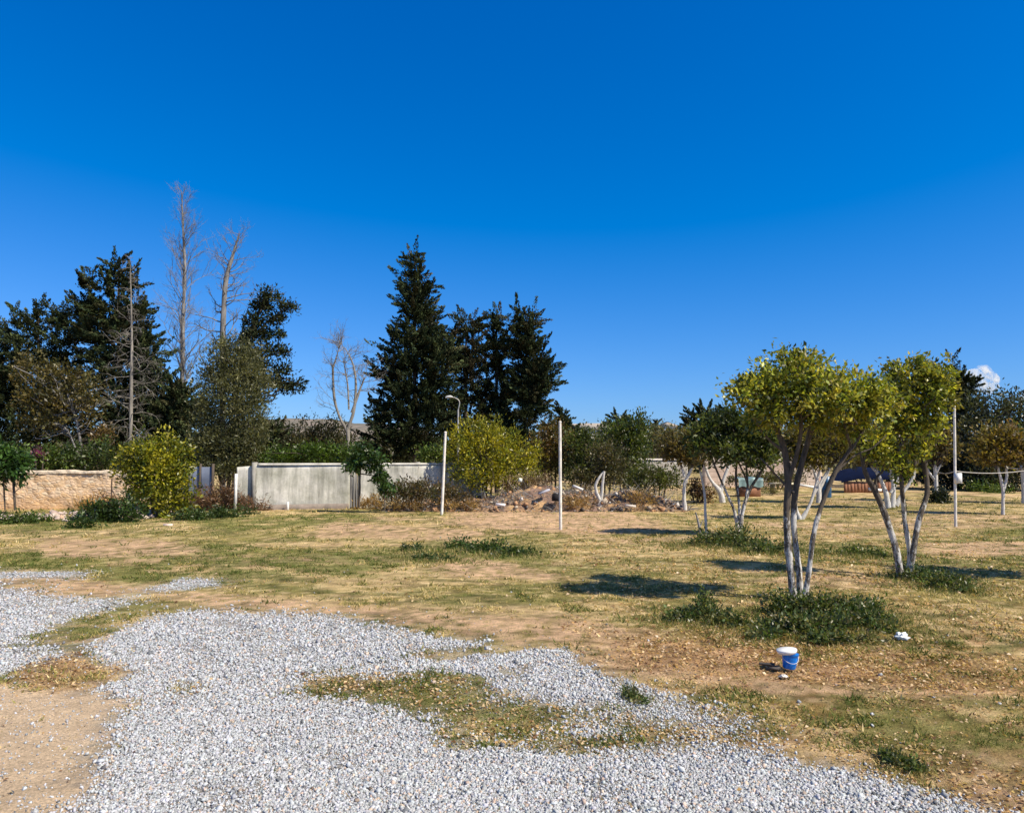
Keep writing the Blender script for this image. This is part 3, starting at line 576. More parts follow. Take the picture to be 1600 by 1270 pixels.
dead('dead_conifer', 'slim pale dead conifer with drooping twigs in front of the dark cypress', 'dead tree', 27.5,
     [(203, 780, 4.6), (204, 700, 4.4), (205, 620, 4), (206, 540, 3), (205, 470, 1.8), (203, 402, .5)], .2, 85, lambda f: 1.15 * (1 - f) + .2, .0, .02, DEADP, 2, 5, grav=.8, kink=.25)
r = thing('bare_tree', 'leafless forked tree with fine twigs against the sky between the olive and cypresses', 'dead tree', W(544, 0, 30) * np.array([1, 1, 0]))
b = Buf(); stem(b, [(546, 790, 5), (545, 720, 5), (543, 668, 4.6)], 30); b.build('trunk', DEADP, r)
b = Buf()
for s in ([(543, 675, 4), (530, 650, 3.3), (522, 620, 3.2), (520, 575, 2.8), (519, 572, 2.4)], [(543, 672, 4.4), (553, 640, 3.8), (556, 600, 3), (552, 570, 2), (540, 545, 1)], [(550, 645, 4), (562, 610, 2.5), (570, 590, 1.5)], [(545, 640, 2.5), (543, 600, 2), (536, 560, 1)], [(520, 575, 2.5), (528, 550, 1.2), (532, 535, .6)]):
    S = stem(b, s, 30)
    for j in range(14):
        p = S[rng.integers(len(S) // 3, len(S))][:3]; d = unit(rdir(1)[0] * np.array([1, 1, .5]) + np.array([0, 0, .55])); branch_rec(b, p, d, rng.uniform(.5, 1.2), .014, 2, kids=5)
b.build('branch', DEADP, r)

# --- shrubs, hedges, middle distance trees
def shrub(name, label, cat, bx, D, bl, pal, nsub, nleaf, subr, ls, group=None, stems=None, lm=None, **kw):
    st = stems or [[(bx + dx, 715 + 1.62 * F / D, 2.5), (bx + dx * 2, bl[0][1], 1.5)] for dx in (-5, 0, 6)]
    kw = dict(shell=.3) | kw
    return tree(name, label, cat, bx, D, st, bl, pal, nsub, nleaf, subr, ls, group, BARK, lm, 18, .015, crown='foliage', **kw)
shrub('citrus_bush', 'bushy yellow green citrus hiding the end of the pinkish stone wall', 'bush', 243, 20.3,
      [(240, 705, 42, 24), (272, 725, 30, 26), (212, 725, 28, 26), (245, 740, 48, 32), (265, 770, 34, 26), (225, 765, 22, 20), (270, 795, 26, 18), (288, 742, 14, 18), (225, 690, 14, 10), (255, 684, 12, 9), (200, 712, 14, 12), (292, 705, 12, 12), (300, 770, 8, 12), (205, 748, 14, 12), (290, 800, 12, 12)],
      [(.36, .34, .025), (.20, .23, .02), (.10, .135, .018), (.42, .36, .03), (.06, .085, .015)], 420, 9500, .26, .11, stems=[[(240, 812, 4), (236, 780, 3), (230, 740, 2)], [(243, 812, 4), (252, 780, 3), (262, 730, 2)]], lm=LEAF)
shrub('yellow_bush', 'large bright mustard yellow bush behind the leaning pole', 'bush', 760, 24.5,
      [(740, 680, 32, 22), (775, 690, 34, 26), (725, 700, 26, 22), (760, 710, 50, 30), (805, 715, 32, 26), (745, 740, 44, 24), (790, 742, 40, 24), (828, 722, 14, 18), (715, 680, 12, 14), (742, 660, 14, 10), (775, 664, 12, 12), (800, 690, 14, 16), (838, 705, 10, 12), (705, 712, 10, 16), (835, 745, 12, 10)],
      [(.44, .38, .02), (.30, .30, .02), (.17, .20, .02), (.50, .42, .03), (.09, .12, .02)], 480, 11500, .3, .12, aspect=.3, up=.7)
shrub('brown_bush', 'low olive brown shrub in front of the right end of the grey wall', 'bush', 650, 22.6, [(640, 768, 34, 18), (675, 768, 34, 16), (612, 775, 20, 14), (710, 772, 24, 14)],
      [(.13, .085, .045), (.09, .085, .03), (.16, .11, .05), (.07, .08, .025)], 200, 5000, .2, .08, up=.9)
tree('young_tree', 'young leafy green tree on a thin trunk against the grey wall', 'tree', 561, 21.8, [[(561, 792, 3), (562, 760, 2.6), (563, 735, 2.2), (568, 715, 1.6)], [(563, 740, 1.6), (590, 745, 1.2), (600, 755, .8)], [(601, 796, 1.5), (600, 765, 1.2)]],
     [(565, 715, 24, 14), (585, 722, 22, 14), (555, 725, 16, 12), (595, 745, 16, 12), (602, 762, 12, 14), (575, 700, 14, 10)], [(.045, .09, .02), (.07, .13, .025), (.03, .06, .015)], 110, 2400, .2, .13, None, BARK, None, 18, .012, shell=.2, up=-.3)
b = Buf()
for dx in (548, 553, 557): stem(b, [(dx, 792, 2.2), (dx, 742 + rng.uniform(-2, 6), 2.2)], 23.0, 5)
tag(b.build('timber_props', DEAD), 'three dark timber props leaning on the grey wall behind the young tree', 'posts')
shrub('palm_like_tree', 'dark glossy leaved tree at the left edge drooping over the stone wall', 'tree', 8, 21, [(5, 722, 34, 20), (25, 735, 22, 18), (-20, 730, 30, 26), (0, 705, 24, 12)], [(.04, .10, .02), (.07, .14, .025), (.025, .06, .015)], 180, 3600, .26, .17, stems=[[(24, 797, 3), (22, 770, 3), (20, 735, 3)], [(8, 797, 2), (5, 740, 2)]], up=-.7, aspect=.3)
HG = 'shrubs of the hedge behind the walls'
def hedge(label, bx, D, x0, x1, y0, y1, pal, dens=1.0, name='hedge_shrub', cat='hedge', **kw):
    w = x1 - x0; n = max(1, int(w / 34)); bl = [(x0 + (i + .5) * w / n + rng.uniform(-6, 6), (y0 + y1) / 2 + rng.uniform(-4, 4), w / n * .8, (y1 - y0) * .55) for i in range(n)]
    return shrub(name, label, cat, bx, D, bl, pal, int(60 * n * dens), int(1500 * n * dens), .28, .11, HG, **kw)
hedge('green hedge shrub over the left half of the stone wall', 50, 24.6, -40, 100, 698, 735, GN_PAL)
hedge('darker hedge shrub over the right half of the stone wall', 140, 24.8, 95, 195, 695, 735, [(.05, .08, .02), (.08, .11, .02), (.035, .055, .015)])
shrub('bougainvillea', 'magenta flowering bougainvillea above the stone wall', 'bougainvillea', 56, 24.2, [(56, 709, 11, 9), (42, 716, 10, 6)], [(.24, .03, .13), (.18, .05, .10), (.06, .07, .03)], 40, 900, .15, .07)
shrub('autumn_shrub', 'rust brown shrub poking up behind the dark hedge', 'bush', 160, 26, [(160, 685, 16, 16), (78, 712, 14, 10)], [(.19, .115, .035), (.13, .09, .03)], 60, 1300, .25, .1)
hedge('bright green clipped hedge along the grey wall', 480, 26.5, 415, 560, 698, 728, [(.07, .12, .015), (.10, .16, .02), (.05, .085, .015)])
shrub('olive_shrub', 'tall dull olive brown thicket behind the bright clipped hedge', 'thicket', 490, 31, [(440, 680, 26, 22), (480, 675, 30, 22), (520, 678, 30, 26), (470, 700, 50, 24), (535, 700, 26, 26)], [(.09, .08, .035), (.06, .07, .025), (.12, .10, .045), (.045, .055, .02)], 300, 6500, .36, .12, up=.7)
cyp('dark round evergreen right of the olive above the grey wall', 425, 29.5, [(420, 665, 18, 16), (425, 690, 20, 22), (415, 712, 20, 16)], 120, 2400, name='evergreen_tree', cat='tree', group=LG, up=.2)
shrub('green_shrub', 'fresh green shrub between the dark cypresses and the yellow bush', 'bush', 672, 26, [(668, 708, 20, 12), (690, 705, 14, 12)], GN_PAL, 60, 1400, .25, .11)
MG = 'mixed bushes beyond the rubble mound'
shrub('autumn_bush', 'orange brown bush just right of the dark cypress group', 'bush', 868, 30, [(862, 675, 26, 18), (885, 690, 22, 22), (850, 700, 28, 26), (870, 725, 34, 22)], [(.20, .11, .03), (.15, .10, .03), (.10, .09, .03), (.08, .10, .02)], 220, 5200, .34, .12, MG)
shrub('dark_green_bush', 'dark green rounded bush right of the orange brown one', 'bush', 915, 29, [(905, 695, 26, 26), (930, 720, 34, 26), (900, 735, 30, 22)], DK_PAL, 230, 5200, .34, .13, MG)
shrub('green_tree', 'fresh green upright tree with feathery top left of the far masonry wall', 'tree', 975, 30, [(988, 665, 20, 18), (965, 680, 24, 22), (990, 695, 22, 26), (985, 730, 24, 26), (1000, 655, 8, 12)], [(.06, .10, .018), (.09, .13, .022), (.13, .14, .03), (.04, .065, .015)], 270, 6200, .34, .12, MG, up=.9)
shrub('grey_brown_bush', 'grey brown twiggy bush in front of the fresh green tree', 'bush', 945, 27, [(945, 710, 30, 22), (960, 735, 34, 24), (925, 745, 30, 16)], [(.12, .095, .05), (.08, .08, .03), (.06, .065, .025)], 200, 4600, .3, .1, MG, up=.8)
shrub('low_green_bush', 'wide low olive green bush below the far masonry wall', 'bush', 1030, 26, [(1015, 745, 28, 20), (1045, 748, 26, 18), (995, 755, 20, 16)], [(.09, .115, .025), (.06, .08, .02), (.12, .13, .035)], 200, 4600, .26, .09, MG, up=.8)
shrub('red_brown_weeds', 'reddish brown weeds growing between the two slender white trunks', 'weeds', 1090, 26.5, [(1090, 765, 18, 16), (1105, 775, 16, 10)], [(.20, .10, .04), (.14, .09, .03)], 60, 1300, .2, .09, MG, up=.9)
shrub('silver_olive', 'silvery olive tree with dark hollow above the far masonry wall', 'olive tree', 1035, 46, [(1030, 682, 26, 16), (1050, 695, 22, 18), (1015, 700, 16, 16)], OL_PAL, 160, 3400, .5, .17, MG)
FG = 'far conifers on the skyline'
cyp('small far conifer just right of the dark cypress group', 879, 60, [(878, 642, 8, 10), (879, 655, 14, 12), (860, 660, 12, 8), (890, 672, 18, 14)], 110, 2200, .5, .3, FG)
cyp('flat topped umbrella pine on the middle skyline', 967, 90, [(966, 650, 16, 6), (962, 658, 24, 6), (975, 670, 20, 12)], 90, 1800, .7, .4, FG, name='umbrella_pine', cat='pine')
cyp('tiny pointed cypress on the skyline left of the orchard', 1025, 95, [(1026, 660, 5, 8), (1010, 664, 10, 6), (1024, 674, 14, 10)], 60, 1200, .6, .4, FG)
cyp('dark lumpy conifers cluster rising behind the small dark orchard tree', 1105, 55, [(1102, 642, 14, 10), (1082, 645, 14, 8), (1090, 665, 24, 16), (1120, 660, 20, 18)], 160, 3200, .5, .28, FG, name='pine_tree', cat='pine')
cyp('pair of small pointed conifers behind the crown of the nearest orchard tree', 1138, 70, [(1130, 640, 6, 9), (1145, 640, 5, 10), (1138, 660, 20, 14)], 70, 1400, .5, .3, FG)
cyp('dark pine with ragged top poking out right of the second large orchard crown', 1500, 38, [(1496, 590, 16, 10), (1510, 605, 20, 12), (1485, 615, 20, 20), (1510, 640, 24, 26), (1488, 565, 6, 12), (1520, 592, 8, 5)], 260, 5200, .5, .22, FG, name='pine_tree', cat='pine')
RG = 'big trees behind the right-hand grove'
tree('evergreen_oak', 'huge dark rounded evergreen filling the right background', 'tree', 1560, 36, [[(1560, 770, 8), (1560, 700, 7), (1558, 640, 5)]],
     [(1550, 635, 40, 26), (1590, 650, 40, 30), (1530, 665, 34, 34), (1570, 690, 50, 36), (1620, 650, 44, 44), (1620, 710, 50, 40), (1530, 715, 40, 34), (1575, 740, 50, 24), (1600, 752, 50, 18), (1540, 752, 40, 16)],
     [(.05, .062, .03), (.035, .048, .02), (.075, .085, .04), (.06, .06, .03)], 700, 15000, .5, .17, RG, BARK, None, 30, .06, shell=.4)
tree('evergreen_oak', 'dark shady evergreen directly behind the metered pole', 'tree', 1490, 38, [[(1490, 770, 6), (1490, 700, 5)]],
     [(1490, 665, 30, 30), (1500, 705, 34, 34), (1465, 715, 30, 30), (1505, 735, 40, 20), (1490, 750, 40, 14), (1455, 748, 24, 12)], [(.03, .04, .018), (.045, .05, .022), (.05, .04, .022)], 380, 7600, .45, .17, RG, BARK, None, 20, .05, shell=.4)
tree('evergreen_oak', 'brownish evergreen seen between the two largest orchard crowns', 'tree', 1375, 42, [[(1375, 760, 6), (1375, 690, 5)]],
     [(1350, 690, 34, 26), (1390, 680, 34, 30), (1425, 700, 34, 30), (1320, 705, 28, 22)], [(.07, .055, .03), (.05, .05, .022), (.09, .075, .04)], 300, 6000, .5, .2, RG, BARK, None, 20, .05, shell=.3)
tree('evergreen_oak', 'brownish green tree behind the stems of the nearest orchard tree', 'tree', 1215, 48, [[(1215, 755, 6), (1215, 700, 5)]],
     [(1200, 690, 34, 20), (1245, 685, 34, 24), (1170, 690, 26, 18), (1285, 690, 30, 22)], [(.08, .065, .03), (.06, .065, .025), (.10, .08, .04)], 240, 5000, .5, .22, RG, BARK, None, 20, .05, shell=.3)
shrub('scrub', 'brown tangled scrub behind the cluster of pure white trunks', 'scrub', 1385, 40, [(1350, 735, 30, 18), (1395, 738, 34, 18), (1430, 735, 28, 20)], [(.08, .065, .035), (.06, .06, .025), (.11, .085, .045)], 200, 4200, .35, .15)
shrub('scrub', 'low green brown scrub in front of the pinkish block wall', 'scrub', 1215, 38, [(1190, 748, 26, 9), (1225, 746, 28, 10), (1160, 750, 22, 8)], [(.09, .10, .03), (.13, .11, .04), (.06, .07, .025)], 110, 2400, .3, .13)
TG = 'distant broad trees along the middle skyline'
for i, (px, py, rx, rz, D, lb, pl) in enumerate((
        (900, 688, 34, 20, 52, 'distant olive green tree behind the dark green rounded bush', 0), (950, 682, 34, 22, 58, 'distant dark tree filling the gap behind the fresh green tree', 1),
        (1010, 690, 34, 20, 55, 'distant tree left of the silvery olive', 2), (1062, 684, 30, 20, 60, 'distant tree behind the brownish thinning orchard crown', 1),
        (1120, 688, 40, 22, 56, 'distant tree behind the Y-shaped white trunk', 2), (1170, 684, 36, 22, 62, 'distant tree left of the nearest orchard stems', 0),
        (1260, 690, 44, 24, 64, 'distant tree behind the pale grey trunk', 1), (1440, 685, 36, 30, 58, 'distant tree between the second large orchard crown and the tallest pole', 1))):
    tree('broad_tree', lb, 'tree', px, D, [[(px, 740, 3), (px, 700, 2)]], [(px - rx * .45, py + 4, rx * .6, rz * .8), (px + rx * .4, py + 3, rx * .6, rz * .85), (px, py - 5, rx * .5, rz * .8), (px, py + 18, rx, rz * .8)],
         ([(.10, .105, .04), (.07, .08, .03), (.13, .12, .045)], [(.055, .07, .028), (.04, .05, .022), (.08, .09, .035)], [(.10, .085, .04), (.075, .08, .035), (.12, .11, .05)])[pl], 110, 2600, .55, .24, TG, BARK, None, 0, shell=.3)
# far woodland reading as one mass
b = Buf(); bl = []
for i in range(150):
    D = rng.uniform(75, 150); px = rng.uniform(-250, 1900); hgt = rng.uniform(3.5, 5.2) * (D / 100) ** .5; c = W(px, 700, D); c[2] = hgt * .5; bl.append((c, np.array([rng.uniform(3, 6), rng.uniform(2, 4), hgt * .55])))
foliage(b, bl, 3600, 46000, 1.1, .75, [(.06, .07, .03), (.045, .055, .025), (.085, .08, .035), (.07, .06, .03)], shell=.4)
tag(b.build('far_woodland', NEEDLE), 'distant band of mixed scrub and trees along the horizon', 'woodland', kind='stuff')
# low weeds
WC = []
WG = 'weed clumps around the trunks and along the field edge'
def weeds(label, bl, D, n, nl, pal, subr=.09, ls=.045, cat='weeds', name='weed_clump', **kw):
    base = W(bl[0][0], 0, D); base[2] = 0; b = Buf(); bb = []
    for (px, py, rx, hz) in bl: g = G(px, py); WC.append((g, rx * g[1] / F, hz)); bb.append((np.array([g[0], g[1], hz * .35]), np.array([rx * g[1] / F, max(.12, rx * g[1] / F * .5), hz * .65])))
    foliage(b, bb, n, nl, subr, ls, pal, **(dict(shell=.2, up=.4, outb=.4) | kw)); return tag(b.build(name, LEAF), label, cat, WG)
IVY = [(.06, .10, .025), (.09, .135, .035), (.035, .06, .015), (.15, .18, .055), (.20, .17, .07)]
weeds('leafy green ivy mound around the foot of the nearest orchard tree', [(1245, 960, 50, .22), (1300, 965, 60, .2), (1350, 975, 55, .13), (1210, 985, 40, .12), (1270, 985, 70, .13), (1385, 985, 30, .07), (1330, 950, 60, .07), (1190, 995, 30, .06), (1300, 1000, 60, .07)], 8, 520, 10500, IVY)
weeds('dark low weeds in the shadow left of the ivy mound', [(1100, 965, 40, .1), (1060, 968, 30, .06), (1140, 975, 30, .07), (1100, 955, 12, .2)], 8, 130, 2300, IVY)
weeds('green weeds in shadow right of the splayed white stems', [(1440, 905, 40, .16), (1480, 915, 40, .14), (1510, 922, 25, .08), (1420, 900, 20, .15)], 9.9, 170, 3000, IVY)
weeds('tangled green weeds under the dark green orchard tree', [(1130, 850, 40, .3), (1165, 855, 40, .25), (1100, 852, 30, .22), (1190, 865, 30, .18), (1155, 845, 20, .35), (1220, 862, 30, .12)], 14, 260, 4600, IVY, .12, .06)
weeds('flat dark green weed streak in the middle of the field', [(720, 856, 26, .12), (760, 862, 36, .14), (805, 868, 34, .12)], 12.5, 150, 2400, [(.06, .10, .025), (.04, .07, .02), (.10, .14, .03)], .12, .06)
weeds('small dark weed streak left of the larger one', [(645, 860, 18, .08), (690, 877, 22, .07), (660, 875, 16, .06)], 12.5, 70, 1100, [(.06, .10, .025), (.04, .07, .02)], .1, .055)
weeds('dark green nettles left of the citrus bush', [(150, 815, 34, .5), (190, 815, 34, .6), (215, 800, 30, .7), (130, 825, 30, .22)], 19.5, 260, 5200, [(.04, .075, .018), (.065, .105, .02), (.025, .045, .012)], .2, .09)
weeds('green weed strip right of the citrus bush', [(300, 812, 36, .25), (345, 808, 40, .22), (385, 803, 20, .15)], 19.8, 130, 2400, [(.05, .09, .02), (.08, .12, .03), (.03, .05, .015)], .16, .08)
weeds('short green weeds before the stone wall at the left edge', [(30, 818, 30, .22), (-10, 818, 30, .25), (60, 815, 20, .15)], 19, 110, 2000, [(.06, .10, .02), (.09, .13, .03)], .16, .08)
weeds('sprig of green weeds at the right rim of the gravel', [(985, 1090, 16, .07), (998, 1096, 14, .05)], 5.5, 50, 700, IVY, .03, .022)
weeds('green weed tuft among dead leaves near the lower right corner', [(1410, 1195, 22, .05), (1390, 1190, 16, .04), (1430, 1200, 12, .03)], 4.4, 60, 900, IVY, .03, .022)
weeds('dark weeds at the foot of the single white trunk', [(1464, 786, 16, .5), (1470, 786, 14, .4)], 26.5, 70, 1500, [(.02, .03, .012), (.03, .04, .02)], .2, .1)
weeds('green weeds at the edge of the deep shade by the grove', [(1530, 768, 30, .5), (1560, 770, 20, .3)], 33, 70, 1300, GN_PAL, .25, .12)
weeds('faint green weeds behind the stems of the nearest orchard tree', [(1350, 868, 30, .1), (1320, 865, 24, .08), (1375, 872, 20, .08)], 12.4, 80, 1300, [(.08, .12, .03), (.12, .14, .035)], .1, .055)
DRY = [(.36, .22, .07), (.28, .16, .06), (.44, .30, .10)]
weeds('golden dry straw heap at the end of the grey wall', [(578, 790, 16, .75), (590, 795, 18, .45), (566, 795, 14, .4)], 22.5, 120, 2800, DRY, .16, .12, 'straw', 'straw_heap', aspect=.15, up=1.0)
weeds('dry golden weeds leaning on the right part of the stone wall', [(160, 795, 22, .55), (135, 797, 22, .35)], 22.4, 100, 2400, DRY, .18, .12, 'weeds', 'dry_weeds', aspect=.15, up=1.0)
weeds('reddish brown dead brush piled under the olive tree', [(335, 797, 34, .75), (365, 797, 26, .7), (315, 795, 24, .6), (385, 798, 14, .4), (405, 797, 16, .3)], 22.0, 260, 5200, [(.20, .10, .055), (.14, .08, .045), (.27, .16, .09), (.10, .07, .05)], .22, .13, 'brush', 'brush_pile', aspect=.18, up=.5)

b = Buf(); xs_, ys_ = [], []
for g, rr_, hz in WC:
    if g[1] > 17: continue
    n = int(420 * rr_ / .4); xs_.append(g[0] + rng.normal(size=n) * rr_ * 1.1); ys_.append(g[1] + rng.normal(size=n) * max(.15, rr_ * .75))
x = np.concatenate(xs_); y = np.concatenate(ys_); u = rng.random(len(x))[:, None]
blades(b, x, y, (.03 + .05 * rng.random(len(x))) * np.clip(y / 8, .6, 1.3), np.where(u < .4, np.array([.09, .13, .03]), np.where(u < .7, np.array([.20, .20, .06]), np.array([.50, .40, .19]))), 6, 1.1, .07)
tag(b.build('tall_grass', GRASS), 'longer tufts of green and straw grass ringing the weed clumps', 'grass', kind='stuff')
# ------------------------------------------------------------ walls
def wallgrid(p0, p1, h, th, nx=60, nz=14, top=lambda s: 0, amp=.02, sc=3.0, seed=0):
    p0 = np.array(p0[:2]); p1 = np.array(p1[:2]); d = p1 - p0; L = np.linalg.norm(d); d /= L; nrm = np.array([d[1], -d[0]])
    b = Buf(); s = np.linspace(0, L, nx); tz = np.linspace(0, 1, nz)
    def surf(side):
        S, T = np.meshgrid(s, tz); S = S.ravel(); T = T.ravel(); H = h + top(S); Z = T * H - .05
        q = fbm(np.stack([S * sc, Z * sc, np.full_like(S, seed + side)], 1), 3, seed) - .5
        o = (side * th / 2 + q * amp * (1 if side > 0 else -1))
        return np.stack([p0[0] + d[0] * S + nrm[0] * o, p0[1] + d[1] * S + nrm[1] * o, Z], 1)
    A = surf(1); B = surf(-1); n = nx * nz
    i = (np.arange(nz - 1)[:, None] * nx + np.arange(nx - 1)[None]).ravel(); f = np.stack([i, i + 1, i + nx + 1, i + nx], 1)
    k = np.arange(nx - 1) + (nz - 1) * nx; ftop = np.stack([k, k + 1, k + 1 + n, k + n], 1)
    e0 = np.arange(nz - 1) * nx; fe0 = np.stack([e0 + n, e0, e0 + nx, e0 + nx + n], 1); e1 = e0 + nx - 1; fe1 = np.stack([e1, e1 + n, e1 + nx + n, e1 + nx], 1)
    b.add(np.vstack([A, B]), np.vstack([f, f[:, ::-1] + n, ftop, fe0, fe1])); return b
m, t, p = newmat('rubble_masonry')
v = N(t, 'ShaderNodeTexVoronoi', Scale=7.0); v.feature = 'F1'; t.links.new(stretch(t, 1, 1, 1.7), v.inputs['Vector'])
v2 = N(t, 'ShaderNodeTexVoronoi', Scale=7.0); v2.feature = 'DISTANCE_TO_EDGE'; t.links.new(stretch(t, 1, 1, 1.7), v2.inputs['Vector'])
hs = t.nodes.new('ShaderNodeSeparateColor'); t.links.new(v.outputs['Color'], hs.inputs[0])
c = ramp(t, hs.outputs[0], [(0, (.76, .50, .28)), (.35, (.84, .60, .37)), (.7, (.80, .58, .40)), (1, (.84, .68, .48))])
c = mixc(t, ramp(t, v2.outputs['Distance'], [(.0, .55), (.07, 0.0)]), c, (.42, .27, .16)); n = noise(t, 5, 6, .7)
c = mixc(t, 1.0, c, ramp(t, n, [(.25, .82), (.7, 1.05)]), 'MULTIPLY')
g = t.nodes.new('ShaderNodeNewGeometry'); sx = t.nodes.new('ShaderNodeSeparateXYZ'); t.links.new(g.outputs['Position'], sx.inputs[0])
ad = t.nodes.new('ShaderNodeMath'); ad.operation = 'MULTIPLY_ADD'; ad.inputs[1].default_value = .25; t.links.new(n, ad.inputs[0]); t.links.new(sx.outputs[2], ad.inputs[2])
c = mixc(t, ramp(t, ad.outputs[0], [(.15, .6), (.6, 0.0)]), c, (.50, .27, .10))
t.links.new(c, p.inputs['Base Color']); p.inputs['Roughness'].default_value = .95; bump(t, p, v2.outputs['Distance'], .05, .6); MAS = m
a0 = W(-260, 0, 23.2); a1 = W(262, 0, 23.6)
r = thing('stone_wall', 'long pinkish beige rubble stone wall with pale mortar cap at the left edge', 'wall', (a0 + a1) / 2 * np.array([1, 1, 0]))
wallgrid(a0, a1, 1.22, .4, 200, 24, lambda S: (fbm(np.stack([S * 1.2, S * 0, S * 0], 1), 3, 4) - .5) * .06 - np.clip((S - 9.55) * .3, 0, .25), .09, 4.5).build('wall', MAS, r)
bc = wallgrid(a0 + [0, -.02, 0], a1 + [0, -.02, 0], .09, .42, 200, 4, lambda S: (fbm(np.stack([S * 3, S * 0, S * 0], 1), 3, 8) - .5) * .12, .09, 5.0, 9); vv = bc.V[0]
Lr = (vv[:, 0] - a0[0]) / (a1[0] - a0[0]) * np.linalg.norm(a1 - a0); vv[:, 2] += 1.16 + (fbm(np.stack([Lr * 1.2, Lr * 0, Lr * 0], 1), 3, 4) - .5) * .06 - np.clip((Lr - 9.55) * .3, 0, .25)
bc.build('mortar_cap', m_plain('mortar', (.72, .60, .46), .95, .25, 6, bd=.04), r)
m, t, p = newmat('stained_concrete')
n1 = noise(t, 1.3, 6, .65); n2 = noise(t, 3.0, 6, .7, stretch(t, 1.3, 1.3, .12)); n3 = noise(t, 14, 5, .6)
c = ramp(t, n1, [(.34, (.38, .38, .31)), (.5, (.56, .55, .48)), (.64, (.70, .68, .62))]); c = mixc(t, 1.0, c, ramp(t, n2, [(.35, .55), (.58, 1.06)]), 'MULTIPLY'); c = mixc(t, 1.0, c, ramp(t, n3, [(.3, .88), (.7, 1.08)]), 'MULTIPLY')
t.links.new(c, p.inputs['Base Color']); p.inputs['Roughness'].default_value = .9; bump(t, p, n3, .01, .5); CONC = m
w0, w1, w2 = W(416, 0, 23.2), W(558, 0, 23.9), W(760, 0, 25.6)
r = thing('concrete_wall', 'stained grey concrete wall with panel joints in the middle distance', 'wall', (w0 + w2) / 2 * np.array([1, 1, 0]))
nz = lambda S: S * 0
H = 1.43
wallgrid(w0, w1, H, .2, 50, 12, nz, .012, 1.0).build('panel', CONC, r); wallgrid(w1 + [.25, .06, 0], w2, H, .2, 60, 12, nz, .012, 1.0, 3).build('panel', CONC, r)
we = W(389, 0, 23.1); wallgrid(we, w0 - [.1, 0, 0], H - .07, .08, 16, 12, lambda S: S * .08, .012, 1.0, 5).build('panel', CONC, r)
wallgrid(we - [3.6, 1.6, 0], we, .02, .2, 2, 2, nz, .0).V if False else None
for q in (w0, w1 + [.12, .03, 0], W(660, 0, 24.75)):
    b = Buf(); b.box((q[0] - .05, q[1] - .15, -.05), (q[0] + .05, q[1] + .12, H + .03)); b.build('post', m_plain('joint_post', (.30, .29, .26), .9, .25, 6), r)
wallgrid(w0 + [.12, -.02, 0], w1 + [0, -.02, 0], .07, .27, 40, 2, nz, .01).V[0]
bc = wallgrid(w0 + [.1, 0, 0], w1, .06, .26, 40, 2, nz, .01); bc.V[0][:, 2] += H - .01; bc.build('coping', m_plain('coping', (.52, .50, .45), .9, .3, 4), r)
bc = wallgrid(w1 + [.25, .06, 0], w2, .06, .26, 40, 2, nz, .01); bc.V[0][:, 2] += H - .01; bc.build('coping', m_plain('coping', (.52, .50, .45), .9, .3, 4), r)
bc = wallgrid(w0 + [.5, -.12, 0], w1 + [0, -.12, 0], .2, .16, 30, 3, nz, .03, 2.); bc.build('footing', m_plain('footing', (.26, .22, .19), .95, .3, 5), r)
b = Buf(); q = W(388, 0, 22.4); b.box((q[0] - .035, q[1] - .035, -.1), (q[0] + .035, q[1] + .035, 1.12), jit=.004); tag(b.build('fence_post', m_plain('whitepost', (.7, .7, .68), .7)), 'thin white post in front of the end of the grey wall', 'post')
b = Buf(); q = W(466, 0, 23.0); b.box((q[0] - .03, q[1] - .03, -.1), (q[0] + .03, q[1] + .03, .25), jit=.004); tag(b.build('short_stake', m_plain('whitepost', (.7, .7, .68), .7)), 'short pale stake at the foot of the grey wall', 'stake')
# panel wall behind the brush pile, tree shade painted into its dark blue colour
q0, q1 = W(298, 0, 25.2), W(354, 0, 25.0)
r = thing('panel_fence', 'panel fence behind the brush pile with tree shade painted as a dark blue tone', 'fence', (q0 + q1) / 2 * np.array([1, 1, 0])); SHADE_PANEL = m_plain('shade_painted_panel', (.17, .20, .27), .7, .15, 3)
for k in range(3):
    s0 = q0 + (q1 - q0) * k / 3; s1 = q0 + (q1 - q0) * (k + .97) / 3; wallgrid(s0, s1, 1.34, .05, 8, 4, nz, .0).build('panel', SHADE_PANEL, r)
    b = Buf(); b.box((s1[0] - .03, s1[1] - .06, 0), (s1[0] + .03, s1[1] + .04, 1.4)); b.build('post', BARK, r)
b = Buf(); q = G(173, 796); b.tube([q, q + [0, 0, .95]], .02, 5); b.tube([q + [0, 0, .65], q + [.35, 0, 0]], .013, 5)
tag(b.build('iron_stake', m_plain('rust', (.06, .035, .025), .8)), 'dark rusty stake with a slanting brace before the stone wall', 'stake')
# far walls
m, t, p = newmat('block_masonry'); br = N(t, 'ShaderNodeTexBrick', Scale=1.0); br.inputs['Color1'].default_value = (.62, .46, .36, 1); br.inputs['Color2'].default_value = (.70, .60, .50, 1); br.inputs['Mortar'].default_value = (.45, .36, .28, 1)
br.inputs['Mortar Size'].default_value = .02; br.inputs['Brick Width'].default_value = .9; br.inputs['Row Height'].default_value = .28
rot = t.nodes.new('ShaderNodeMapping'); rot.inputs['Rotation'].default_value = (R(90), 0, 0); g = t.nodes.new('ShaderNodeNewGeometry'); t.links.new(g.outputs['Position'], rot.inputs[0]); t.links.new(rot.outputs[0], br.inputs['Vector'])
t.links.new(mixc(t, 1.0, br.outputs[0], ramp(t, noise(t, 1.5, 5), [(.3, .75), (.7, 1.15)]), 'MULTIPLY'), p.inputs['Base Color']); p.inputs['Roughness'].default_value = .95; BLK = m
